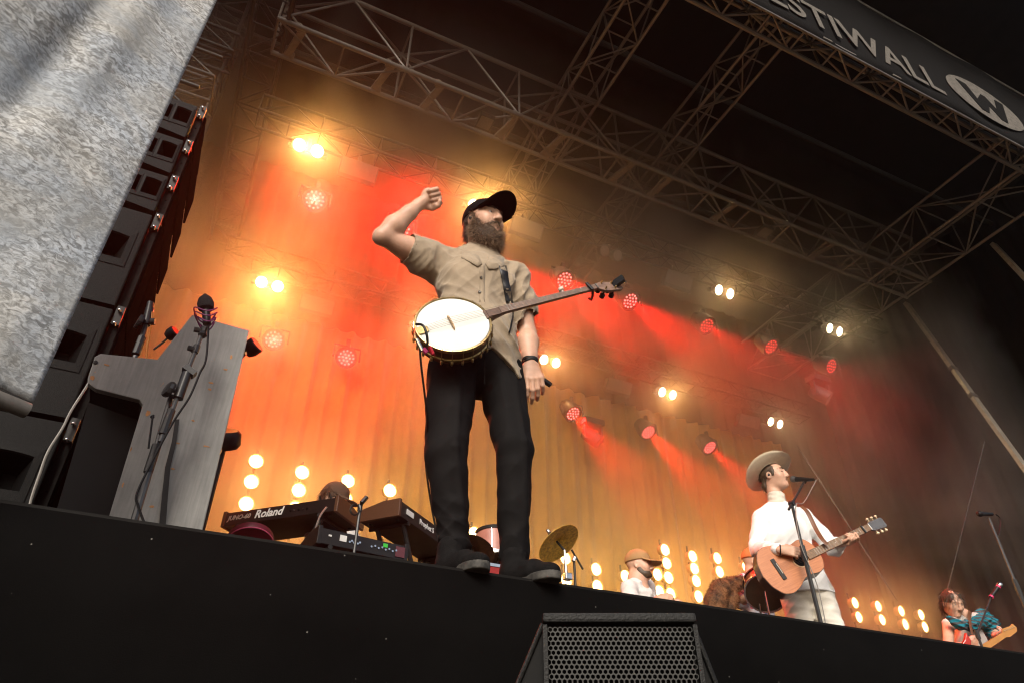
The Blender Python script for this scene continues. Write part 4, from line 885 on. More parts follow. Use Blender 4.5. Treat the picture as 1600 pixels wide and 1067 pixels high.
# shoes
M_SHOE = mat('black_suede', (.006, .0055, .0055), .85, spec=.15, var=.4, vscale=40, bump=.3, bscale=300); M_SOLE = mat('scuffed_rubber', (.05, .046, .04), .7, var=.5, vscale=35)
def shoe(ank, d, name='shoe'):
    d = Vector((d[0], d[1], 0)).normalized(); sd = Vector((-d.y, d.x, 0)); h0 = Vector((ank.x, ank.y, SZ)); t0 = h0-d*.065
    s = Sdf(h0-Vector((.3, .3, .02)), h0+Vector((.3, .3, .2)), .004); R = Matrix((d, sd, Vector((0, 0, 1)))).transposed()
    q = lambda a, b_, c: t0+d*a+sd*b_+Vector((0, 0, c))
    s.ell(q(.05, 0, .05), (.058, .038, .052), R, .02); s.ell(q(.18, .004, .038), (.092, .042, .034), R, .03); s.ell(q(.225, .005, .032), (.046, .040, .026), R, .02); s.cap(q(.07, 0, .06), q(.16, 0, .055), .045, .040, .03); s.cap(q(.05, 0, .08), q(.055, 0, .13), .048, .046, .02)
    s.cut((0, 0, SZ+.022), (0, 0, -1)); up = s.build(name, M_SHOE, hero)
    s2 = Sdf(h0-Vector((.3, .3, .03)), h0+Vector((.3, .3, .1)), .0035)
    s2.ell(q(.05, 0, .02), (.066, .044, .1), R, .02); s2.ell(q(.15, 0, .02), (.095, .040, .1), R, .02); s2.ell(q(.215, .005, .02), (.062, .045, .1), R, .02); s2.cut((0, 0, SZ+.030), (0, 0, 1)); s2.cut((0, 0, SZ+.002), (0, 0, -1))
    so = s2.build('sole', M_SOLE, hero); so.parent = up; so.matrix_basis = Matrix.Identity(4)
    for k in range(5):
        a = .115+.02*k; z = .098-.006*k
        MB().tube([q(a, -.026, z-.012), q(a+.004, 0, z+.002), q(a, .026, z-.012)], .0028, 5).build('lace', mat('black_lace', (.02, .02, .02), .8), up, True)
    return up
shoe(Vector((RA.x-.02, 2.30, 0)), (.16, -.98)); shoe(Vector((LA.x-.005, 2.285, 0)), (.26, -.96))
# wristband, small gadget held in the hanging hand
R = frame(LW-LE)
for k in range(3): MB().tube([Matrix.Translation(LW+(LE-LW).normalized()*(.004+.009*k)-hero.location) @ R @ Vector((.033*math.cos(a), .030*math.sin(a), .003*math.sin(3*a+k))) for a in np.linspace(0, 2*math.pi, 20)], .0042, 6).build('bracelet', mat('dark_bracelet', (.03, .03, .032), .4, .3, var=.5, vscale=90), hero, True)
g0 = P(850, 594, 2.27); gd = tag(MB().box((0, 0, 0), (.075, .02, .016), Euler((0, .45, 0)).to_matrix()).build('small_remote', M_PLASTIC, bevel=.003), 'small black device held in the banjo player hanging hand', 'gadget'); gd.location = g0

# ------------------------------------------------------------------ banjo
BC = P(708, 506, 2.12); BH = P(972, 441, 1.925)
ax = (BH-BC).normalized(); cd = (Vector((0, 0, CZ))-BC).normalized(); nb = Vector((.05, -.93, .30)); nb = (nb-ax*nb.dot(ax)).normalized(); sb_ = nb.cross(ax)
BM = Matrix((ax, sb_, nb)).transposed().to_4x4(); BM.translation = BC
bj = thing('banjo', 'open-back banjo with white drum head hung on the tan shirt', 'banjo', BC); bj.rotation_euler = BM.to_euler()
M_HEAD = mat('white_drum_skin', (.66, .65, .61), .55, var=.05, vscale=10); M_BRASS = mat('aged_brass', (.45, .32, .14), .32, .9, var=.3, vscale=30); M_RIM = mat('dark_maple', (.10, .045, .02), .4, var=.3, vscale=20)
M_NECK = mat('neck_wood', (.13, .06, .032), .45, var=.3, vscale=25); M_FB = mat('fingerboard', (.20, .12, .085), .5, var=.3, vscale=60); M_FRET = mat('fret_wire', (.7, .68, .62), .25, .9)
RD = .150
MB().lathe([(RD-.012, -.075), (RD-.002, -.075), (RD-.002, -.008), (RD-.014, -.008)], 56, caps=False).build('rim', M_RIM, bj, True)
MB().lathe([(.0005, .003), (RD*.6, .003), (RD-.006, .002), (RD-.001, -.006)], 56, caps=False).build('drum_head', M_HEAD, bj, True)
MB().lathe([(RD-.004, .001), (RD-.002, .005), (RD+.004, .004), (RD+.005, -.010), (RD, -.012)], 56, caps=False).build('tension_hoop', M_BRASS, bj, True)
MB().lathe([(RD-.001, -.045), (RD+.005, -.047), (RD+.005, -.055), (RD-.001, -.057)], 56, caps=False).build('flange', M_BRASS, bj, True)
hk = MB().tube([(0, 0, .004), (.006, 0, .004), (.009, 0, -.004), (.009, 0, -.062)], .0019, 6).mesh('tension_hook', True); hk.materials.append(M_BRASS)
nut = MB().lathe([(.0055, 0), (.0055, -.014), (.004, -.020), (.0015, -.023)], 8).mesh('hook_nut', True); nut.materials.append(M_BRASS)
for k in range(24):
    a = 2*math.pi*(k+.5)/24
    M = Matrix.Rotation(a, 4, 'Z') @ Matrix.Translation((RD, 0, 0)); h_ = link('tension_hook', hk, None, bj, M); link('hook_nut', nut, None, h_, Matrix.Translation((.009, 0, -.05)))
LN = (BH-BC).length
# neck: from the rim to the nut, tapered; fingerboard, frets
xN = LN-.135
wd = lambda x: .019+(.0135-.019)*((x-RD)/(xN-RD))
def slab(x0, x1, w0, w1, z0, z1): return [(x0, -w0, z0), (x0, w0, z0), (x1, w1, z0), (x1, -w1, z0), (x0, -w0, z1), (x0, w0, z1), (x1, w1, z1), (x1, -w1, z1)], [(0, 1, 2, 3), (4, 7, 6, 5), (0, 4, 5, 1), (1, 5, 6, 2), (2, 6, 7, 3), (3, 7, 4, 0)]
nk = MB()
secs = []
for i in range(13):
    x = RD-.012+(xN-RD+.012)*i/12; w = wd(max(x, RD))+.004*(i == 0); dp = .022-.006*i/12+(.045 if i == 0 else .018 if i == 1 else 0)
    for a in np.linspace(0, math.pi, 7): secs.append((x, w*math.cos(a), .008-dp*math.sin(a)))
nk.add(secs, [(i*7+j, i*7+j+1, (i+1)*7+j+1, (i+1)*7+j) for i in range(12) for j in range(6)]+[(i*7+6, i*7, (i+1)*7, (i+1)*7+6) for i in range(12)]+[tuple(range(7)), tuple(range(84, 91))]).build('neck', M_NECK, bj, True)
MB().add(*slab(RD+.055, xN, wd(RD+.055)-.0005, wd(xN)-.0005, .0085, .014)).build('fingerboard', M_FB, bj)
MB().add(*slab(RD-.002, RD+.055, .0185, .0185, .0085, .011)).build('neck_scoop', M_NECK, bj)
sc_ = (xN-.0)*1.02
fm = {}
for k in range(1, 18):
    x = xN-sc_*(1-2**(-k/12))
    if x < RD+.06: break
    MB().box((x, 0, .0148), (.0013, 2*wd(x)-.002, .0012)).build('fret', M_FRET, bj)
MB().box((xN+.002, 0, .0135), (.005, .027, .009)).build('nut', mat('bone', (.1, .09, .08), .4), bj)
# peghead angled back
PM = Matrix.Translation((xN+.004, 0, .010)) @ Matrix.Rotation(math.radians(14), 4, 'Y')
MB().prism([(0, -.0145), (.028, -.029), (.115, -.026), (.135, -.018), (.135, .018), (.115, .026), (.028, .029), (0, .0145)], .013, PM @ Matrix.Translation((0, 0, -.011))).build('peghead', M_FB, bj, bevel=.0015)
for k, (x, y) in enumerate(((.035, .019), (.088, .017), (.035, -.019), (.088, -.017))):
    p = MB().lathe([(.005, .002), (.0035, .004), (.0032, .014), (.004, .016)], 8, PM @ Matrix.Translation((x, y, 0))).build('tuning_post', M_BRASS, bj, True)
    MB().lathe([(.004, -.013), (.005, -.026), (.012, -.030), (.0125, -.045), (.006, -.05)], 12, PM @ Matrix.Translation((x, y, 0))).build('tuning_peg', M_PLASTIC, p, True)
MB().lathe([(.004, 0), (.005, -.012), (.012, -.016), (.012, -.03)], 10, Matrix.Translation((RD+.36, .017, .003)) @ Matrix.Rotation(math.pi/2, 4, 'X')).build('fifth_peg', mat('pearl_peg', (.55, .5, .42), .3), bj, True)
MB().box((.112, .004, .022), (.02, .03, .055), (Euler((.2, .5, 0))).to_matrix()).build('clip_tuner', M_PLASTIC, bj, M=PM)
MB().tube([PM @ Vector((.125, .006, .012)), PM @ Vector((.15, .012, .014)), PM @ Vector((.165, .012, .01))], .006, 6).build('tuner_clamp', M_CHROME, bj, True)
# capo, bridge, tailpiece, strings, pick-up clip with pink tape
xc = RD+.475
MB().box((xc, 0, .022), (.011, .050, .011), Euler((0, 0, .1)).to_matrix()).build('capo', M_PLASTIC, bj, bevel=.002); MB().tube([(xc, -.026, .022), (xc, -.036, .0), (xc+.002, -.03, -.03), (xc+.003, -.012, -.038)], .006, 6).build('capo_arm', M_PLASTIC, bj, True)
bg = MB().prism([(-.036, 0), (-.036, .012), (-.022, .017), (.022, .017), (.036, .012), (.036, 0), (.028, 0), (.022, .007), (.012, 0), (.004, 0), (0, .007), (-.004, 0), (-.012, 0), (-.022, .007), (-.028, 0)], .005, Matrix(((0, 0, 1, 0), (1, 0, 0, 0), (0, 1, 0, 0), (0, 0, 0, 1))))
bg.build('bridge', mat('maple_bridge', (.45, .28, .13), .5), bj, M=Matrix.Translation((-.012, 0, .003)))
MB().prism([(0, -.018), (.03, -.02), (.045, -.012), (.045, .012), (.03, .02), (0, .018)], .004, Matrix.Translation((-RD, 0, .006))).build('tailpiece', M_BRASS, bj, bevel=.001)
for k in range(5):
    y = (k-2)*.009
    MB().tube([(-RD+.04, y*.8, .011), (-.0095, y, .021), (xN, y*.55, .0185)], .0006, 4).build('string', M_CHROME, bj)
w2 = lambda px, py, Y: BM.inverted() @ P(px, py, Y)
MB().tube(spline([w2(650, 507, 2.06), w2(661, 509, 2.03), w2(667, 524, 2.03), w2(668, 540, 2.05)], 6), .005, 6).build('pickup_cable', M_RUBBER, bj, True)
MB().tube([w2(651, 530, 2.08), w2(660, 548, 2.08)], .007, 8).build('cable_plug', M_CHROME, bj, True)
MB().tube([w2(661, 545, 2.08), w2(667, 551, 2.08)], .010, 8).build('plug_boot', mat('magenta_tape', (.35, .01, .10), .5), bj, True)
MB().tube([w2(671, 541, 2.09), w2(676, 552, 2.10), w2(680, 556, 2.11)], [.008, .009, .002], 6).build('ribbon', mat('red_ribbon', (.5, .008, .03), .6), bj, True)
cb = MB().tube(spline([P(656, 541, 2.09), P(658, 570, 2.12), P(664, 620, 2.20), P(668, 660, 2.27), P(665, 720, 2.40), P(676, 800, 2.46), P(690, 860, 2.46)], 8), .0042, 6).build('instrument_cable', M_RUBBER, smooth=True); tag(cb, 'black instrument cable running down from banjo beside the trousers', 'cable')
# shoulder strap of the banjo
st = strip('strap', [(785+i*.9, 416+i*4.8) for i in range(13)], 5.5, .004, mat('black_leather', (.02, .02, .022), .4, bump=.2, bscale=200), hero)
st.parent = bj; st.matrix_basis = BM.inverted() @ Matrix.Translation(hero.location)
sp_ = strip('strap_end', [(802-i*.8, 484+i*4) for i in range(10)], .9, .004, M_RUBBER, hero); sp_.parent = bj; sp_.matrix_basis = BM.inverted() @ Matrix.Translation(hero.location)
# ------------------------------------------------------------------ singer in white with a guitar
def mouthpt(M, sc=1.0): return M @ (Vector((0, .115, -.055))*sc)
sg = thing('person', 'singer in white shirt and wide cream hat playing an acoustic guitar', 'person', (4.1, 3.75, SZ))
SM = head_frame(P(1209, 745, 3.77), (.40, -.90, .04), (-.05, .06, 1))
sNK, sRS, sLS = P(1216, 792, 3.78), P(1190, 809, 3.87), P(1255, 806, 3.70)
sRE, sLE = P(1184, 857, 3.86), P(1302, 855, 3.62)
GT, GH = P(1192, 900, 3.57), P(1385, 811, 3.18)
gax = (GH-GT).normalized(); gn = Vector((-.15, -.93, .18)); gn = (gn-gax*gn.dot(gax)).normalized(); gs = gn.cross(gax)
GM = Matrix((gax, gs, gn)).transposed().to_4x4(); GM.translation = GT; GL = (GH-GT).length
gw = lambda x, y, z: GM @ Vector((x, y, z))
sRW = gw(.20, .10, .035); sRK = gw(.275, .05, .05); sLW = P(1311, 849, 3.38); sLK = gw(.715, -.055, -.005)
s = Sdf((3.55, 3.0, 2.2), (4.85, 4.1, 3.5), .006)
add_head(s, SM, 1.0, .006)
s.chain([SM @ Vector((0, -.03, -.06)), sNK], [.052, .056], .02); s.chain([sNK-Vector((0, 0, .04)), P(1228, 850, 3.8), P(1255, 925, 3.8)], [.07, .10, .10], .02)
s.chain([sRS, sRE, sRW], [.05, .04, .026], .012); s.chain([sLS, sLE, sLW], [.05, .04, .026], .012)
hand(s, sRW, sRK, gs, gn*.9-gs*.1, (.55, .6, .65, .7), .4, .95)
hand(s, sLW, gw(.70, -.04, .0), -gax, -gs*.6-gn*.2, (.95, 1.0, 1.05, 1.1), .2, .95)
for k in range(4):                                    # fingertips over the strings
    a = .69+.022*k; s.chain([gw(a, -.045, .0), gw(a-.004, -.036, .034), gw(a-.004, -.008, .040), gw(a, .004, .028)], [.0095, .0092, .0088, .0075], .004)
s.build('body', M_SKIN, sg)
face_bits(sg, SM, closed=True)
o0 = sg.location
M_DBH = mat('brown_hair', (.07, .04, .02), .5, var=.4, vscale=90)
q = Sdf(SM.translation-Vector((.17,)*3), SM.translation+Vector((.17,)*3), .005); SR_ = SM.to_3x3(); w = lambda x, y, z: SM @ Vector((x, y, z))
q.ell(w(0, -.02, .03), (.083, .098, .09), SR_, 0); q.ell(w(0, -.075, -.055), (.055, .03, .055), SR_, .03)
for k in (-1, 1): q.ell(w(k*.073, .02, .012), (.008, .018, .03), SR_, .012)
q.cut(w(0, .042, 0), SR_ @ Vector((0, 1, .1)))
for k in (-1, 1): q.ell(w(k*.085, -.008, -.01), (.02, .022, .036), SR_, .006, 'sub')
hr = q.build('hair', M_DBH, sg); hairs('hair_strands', hr.data, 900, .022, lambda p, n: np.array([0, 0, -1.])[None], .002, M_DBH, hr, 9).matrix_basis = Matrix.Identity(4)
for k in (-1, 1): 
    MB().tube([w(k*.014, .096, .036)-o0, w(k*.032, .090, .042)-o0, w(k*.052, .074, .037)-o0], [.003, .0038, .002], 6).build('eyebrow', M_DBH, sg, True)
    MB().tube([w(k*.020, .0885, .012)-o0, w(k*.034, .086, .0095)-o0, w(k*.046, .076, .012)-o0], [.0012, .0018, .0012], 6).build('closed_eyelash', M_DBH, sg, True)
    MB().lathe([(.009, -.004), (.009, .006), (.004, .010)], 10, Matrix.Translation(w(k*.08, -.006, -.003)-o0) @ frame(SR_ @ Vector((k, .3, 0)))).build('earpiece', M_INEAR, sg, True)
M_HAT = mat('cream_felt', (.55, .46, .33), .85, var=.08, vscale=30, sheen=.3)
hn = (SR_ @ Vector((.14, -.42, .88))).normalized(); HT = Matrix.Translation(w(0, -.022, .052)) @ frame(hn, SR_ @ Vector((1, 0, 0)))
br = []; NB = 40; rs_ = np.linspace(.090, .200, 7)
for top in (1, 0):
    for r in rs_:
        for j in range(NB):
            a = 2*math.pi*j/NB; zz_ = .05*((r-.09)/.1)**2*abs(math.cos(a))**2*.55+(.004 if top else 0); br.append(HT @ Vector((r*math.cos(a)*.97, r*math.sin(a)*1.02, zz_))-o0)
f_ = [(i*NB+j, i*NB+(j+1) % NB, (i+1)*NB+(j+1) % NB, (i+1)*NB+j) for i in range(6) for j in range(NB)]
hat = MB().add(br, f_+[tuple(7*NB+k for k in x)[::-1] for x in f_]+[(6*NB+j, 6*NB+(j+1) % NB, 13*NB+(j+1) % NB, 13*NB+j) for j in range(NB)]).build('hat_brim', M_HAT, sg, True, sharp=80)
MB().lathe([(.096, -.004), (.093, .03), (.088, .075), (.074, .098), (.045, .100), (.0005, .088)], 36, Matrix.Translation(-o0) @ HT, caps=False).build('hat_crown', M_HAT, sg, True)
MB().lathe([(.0975, .0), (.0965, .022), (.094, .022)], 36, Matrix.Translation(-o0) @ HT, caps=False).build('hat_band', mat('tan_band', (.42, .33, .22), .6), sg, True)
M_WSH = mat('white_cotton', (.80, .795, .78), .85, var=.05, vscale=12, bump=.15, bscale=400)
q = Sdf((3.55, 3.2, 2.1), (4.75, 4.12, 3.25), .006); SXA = (sLS-sRS).normalized()
q.chain([sNK+Vector((0, .02, -.05)), P(1226, 835, 3.80), P(1243, 880, 3.80), P(1262, 935, 3.80)], [.105, .136, .134, .155], .04, sq=(SXA, 1.3))
q.cap(sRS, sNK-Vector((0, 0, .03)), .062, .06, .04); q.cap(sLS, sNK-Vector((0, 0, .03)), .062, .06, .04)
q.chain([sRS, sRE, sRE.lerp(sRW, .92)], [.072, .066, .046], .02); q.chain([sLS, sLE, sLE.lerp(sLW, .95)], [.070, .062, .048], .02)
q.folds(.014, [(9, 6, 17), (20, 5, -12), (-10, 14, 24), (16, 8, 10)], 1.8, ridge=True); q.folds(.014, [(30, 12, 22), (-34, 10, 14)], 1.4, fade=near(sRE, .2), ridge=True); q.folds(.014, [(30, 12, 22), (-34, 10, 14)], 1.4, fade=near(sLE, .2), ridge=True)
hz_ = P(1265, 922, 3.7).z; q.cut((0, 0, hz_), (0, 0, -1), lo=(3.5, 3.6, 2.0), hi=(4.8, 4.2, hz_+.1)); q.cut((0, 0, hz_-.02), (0, 0, -1))
q.build('shirt', M_WSH, sg)
q = Sdf(sNK-Vector((.2, .2, .2)), sNK+Vector((.2, .2, .2)), .004); nax = (SM @ Vector((0, -.02, -.10)))-sNK
q.cap(sNK-nax*.6, sNK+nax*.62, .073, .064, .01); q.folds(.005, [(4, 8, 150), (8, -6, 120)], 1.5); q.cut(sNK+nax*.75, nax); q.cap(sNK+nax*.6, sNK+nax*1.5, .057, .06, .004, 'sub'); q.build('turtleneck', mat('ivory_knit', (.62, .56, .47), .9, var=.06, vscale=60), sg)
M_CRM = mat('cream_trousers', (.72, .68, .60), .85, var=.05, vscale=10, bump=.2, bscale=300)
q = Sdf((3.75, 3.45, 1.58), (4.65, 4.1, 2.75), .008); hp_ = P(1258, 920, 3.8); fx = SXA*.1
q.cap(hp_+Vector((0, 0, .05)), hp_, .13, .135, .04, sq=(SXA, 1.2))
for k in (-1, 1):
    h_ = hp_+SXA*(.085*k); q.chain([h_, Vector((h_.x+.02*k, h_.y-.02, 2.1)), Vector((h_.x+.03*k, h_.y, SZ+.06))], [.108, .092, .082], .02)
q.folds(.010, [(12, 8, 30), (-18, 10, 22), (8, 14, 40)], 1.8, ridge=True); q.cut((0, 0, SZ+.04), (0, 0, -1)); q.build('trousers', M_CRM, sg)
for k in (-1, 1):
    h_ = hp_+SXA*(.11*k); e = Sdf(Vector((h_.x-.2, h_.y-.3, SZ-.02)), Vector((h_.x+.25, h_.y+.2, SZ+.14)), .008); e.cap((h_.x, h_.y+.03, SZ+.045), (h_.x+.05, h_.y-.16, SZ+.04), .045, .042, .02); e.cut((0, 0, SZ+.002), (0, 0, -1)); e.build('shoe', mat('tan_shoe', (.2, .12, .06), .6), sg)
rw = frame(sRK-sRW); MB().tube([Matrix.Translation(sRW-(sRK-sRW).normalized()*.0-o0) @ rw @ Vector((.034*math.cos(a), .034*math.sin(a), 0)) for a in np.linspace(0, 2*math.pi, 18)], .0045, 6).build('wristband', M_RUBBER, sg, True)

# acoustic guitar
gt = thing('acoustic_guitar', 'small brown acoustic guitar held by the singer in white', 'guitar', GT); gt.rotation_euler = GM.to_euler()
def outline(n=64):
    xs = np.array([0, .015, .06, .12, .19, .255, .31, .37, .42, .45, .46]); ws = np.array([0, .085, .155, .175, .158, .118, .112, .126, .112, .06, 0.])
    t_ = np.linspace(0, 1, n); px = .46*(1-np.cos(math.pi*t_))/2; w_ = np.interp(px, xs, ws)
    ke = np.array([1, 2, 3, 2, 1])/9.; w2_ = np.convolve(np.pad(w_, 2, 'edge'), ke, 'valid'); w2_[0] = w2_[-1] = 0
    return [(px[i], w2_[i]) for i in range(n)]+[(px[i], -w2_[i]) for i in range(n-2, 0, -1)]
ol = outline()
def wood(name, c1, c2, sc=(3, 40, 40)):
    m = bpy.data.materials.new(name); m.use_nodes = True; n = m.node_tree.nodes; l = m.node_tree.links; b = n['Principled BSDF']; b.inputs['Roughness'].default_value = .4; b.inputs['Coat Weight'].default_value = .15
    tc = n.new('ShaderNodeTexCoord'); mp = n.new('ShaderNodeMapping'); mp.inputs['Scale'].default_value = sc; t = n.new('ShaderNodeTexNoise'); t.inputs['Scale'].default_value = 4; t.inputs['Detail'].default_value = 5
    l.new(tc.outputs['Object'], mp.inputs[0]); l.new(mp.outputs[0], t.inputs['Vector']); r = n.new('ShaderNodeValToRGB'); r.color_ramp.elements[0].position = .3; r.color_ramp.elements[1].position = .7
    r.color_ramp.elements[0].color = (*c1, 1); r.color_ramp.elements[1].color = (*c2, 1); l.new(t.outputs['Fac'], r.inputs[0]); l.new(r.outputs[0], b.inputs['Base Color']); return m
M_TOP = wood('mahogany_top', (.36, .115, .035), (.48, .175, .06)); M_GSIDE = mat('dark_mahogany', (.06, .02, .014), .35, var=.3, vscale=20)
MB().prism(ol, .095, Matrix.Translation((0, 0, -.1))).build('body', M_GSIDE, gt, True)
MB().prism([(x*.985+.003, y*.985) for x, y in ol], .006, Matrix.Translation((0, 0, -.005))).build('soundboard', M_TOP, gt)
MB().lathe([(.048, 0), (.048, .0012)], 30, Matrix.Translation((.305, 0, .0012))).build('sound_hole', M_HORN, gt); MB().lathe([(.051, 0), (.056, 0)], 30, Matrix.Translation((.305, 0, .0018)), caps=False).build('rosette', mat('rosette', (.5, .35, .18), .4), gt)
MB().box((.125, 0, .006), (.028, .15, .008)).build('bridge', M_PLASTIC, gt, bevel=.002); MB().box((.131, 0, .0115), (.003, .075, .004)).build('saddle', mat('bone_white', (.7, .66, .56), .4), gt)
xh = GL-.155
MB().add(*slab(.36, xh, .028, .022, .003, .012)).build('fingerboard', mat('rosewood', (.24, .14, .075), .5, var=.3, vscale=60), gt); MB().add(*slab(.43, xh, .026, .021, -.018, .0028)).build('neck', M_GSIDE, gt)
for k in range(1, 17):
    x = xh-(xh-.125)*(1-2**(-k/12)); MB().box((x, 0, .0125), (.002, .046, .0015)).build('fret', M_FRET, gt)
for k in (3, 5, 7, 9): x = xh-(xh-.125)*(1-2**(-(k-.5)/12)); MB().lathe([(.003, 0), (.003, .0012)], 8, Matrix.Translation((x, 0, .0115))).build('inlay', M_WHITE, gt)
MB().box((xh+.003, 0, .011), (.005, .046, .010)).build('nut', M_WHITE, gt)
PM = Matrix.Translation((xh+.005, 0, .004)) @ Matrix.Rotation(math.radians(13), 4, 'Y')
MB().prism([(0, -.024), (.02, -.033), (.14, -.037), (.152, -.02), (.146, 0), (.152, .02), (.14, .037), (.02, .033), (0, .024)], .014, PM @ Matrix.Translation((0, 0, -.012))).build('headstock', mat('grey_headstock', (.10, .10, .105), .35), gt, bevel=.0015)
for y in (-1, 1):
    for k in range(3):
        p = MB().lathe([(.004, 0), (.003, .012)], 8, PM @ Matrix.Translation((.035+.042*k, y*.022, .002))).build('tuning_post', M_CHROME, gt, True)
        MB().lathe([(.003, .0), (.003, .012), (.0095, .015), (.0105, .022), (.006, .028)], 10, PM @ Matrix.Translation((.035+.042*k, y*.036, -.006)) @ Matrix.Rotation(-y*math.pi/2, 4, 'X')).build('tuning_button', mat('ivory_button', (.72, .6, .4), .35), p, True)
MB().box((xh-.055, 0, .016), (.010, .056, .010)).build('capo', M_PLASTIC, gt)
for k in range(6): MB().tube([(.13, (k-2.5)*.010, .0125), (xh, (k-2.5)*.007, .0165)], .0006, 4).build('string', M_CHROME, gt)
gi = GM.inverted()
MB().tube(spline([gi @ P(1252, 790, 3.52), gi @ P(1262, 800, 3.47), gi @ P(1275, 826, 3.43), gi @ P(1285, 842, 3.36), gi @ P(1293, 850, 3.34)], 5), .016, 8, flat=.2).build('strap', mat('brown_leather', (.16, .06, .025), .5), gt, True)
# singer's microphone stand and microphone
mp_ = mouthpt(SM); md = (P(1278, 749, 3.42)-mp_).normalized(); m0 = mp_+md*.012; piv = P(1237, 786, 3.35)
t = thing('microphone_stand', 'black straight microphone stand with short boom before the singer in white', 'microphone stand', (piv.x, piv.y, SZ)); o0 = Vector(t.location)
MB().lathe([(.14, 0), (.14, .012), (.03, .03)], 24).build('base', M_STAND, t, True)
rod('shaft', (0, 0, .02), (0, 0, piv.z-SZ-.33), .0135, M_STAND, t); rod('upper_shaft', (0, 0, piv.z-SZ-.36), (0, 0, piv.z-SZ), .0105, M_STAND, t); rod('clutch', (0, 0, piv.z-SZ-.40), (0, 0, piv.z-SZ-.3), .018, M_STAND, t)
mc = m0+md*.12; rod('boom', piv-o0+(piv-mc)*.22, mc-o0-Vector((0, 0, .02)), .0085, M_STAND, t); MB().lathe([(.01, -.02), (.02, -.018), (.02, .018), (.01, .02)], 12, Matrix.Translation(piv-o0) @ frame((.3, -1, 0))).build('pivot_knob', M_STAND, t, True)
rod('mic_clip', mc-o0-Vector((0, 0, .03)), mc-o0+md*.02, .013, M_STAND, t)
MB().tube(spline([m0+md*.24-o0, piv+Vector((.1, -.02, .02))-o0, piv+Vector((-.0, -.03, -.03))-o0, piv+Vector((-.03, -.02, -.3))-o0, piv+Vector((.03, -.02, -.6))-o0, Vector((-.02, -.02, .1))], 8), .0035, 6).build('cable', mat('pale_cable', (.22, .2, .18), .5), t, True)
t = thing('microphone', 'black vocal microphone at the lips of the singer in white', 'microphone', m0)
MB().lathe([(.001, 0), (.016, .004), (.025, .018), (.025, .036), (.021, .048), (.0205, .055)], 16, frame(md)).build('grille', M_MESHG, t, True); MB().lathe([(.0205, .055), (.019, .07), (.0125, .19), (.0115, .215)], 14, frame(md)).build('handle', M_PLASTIC, t, True)

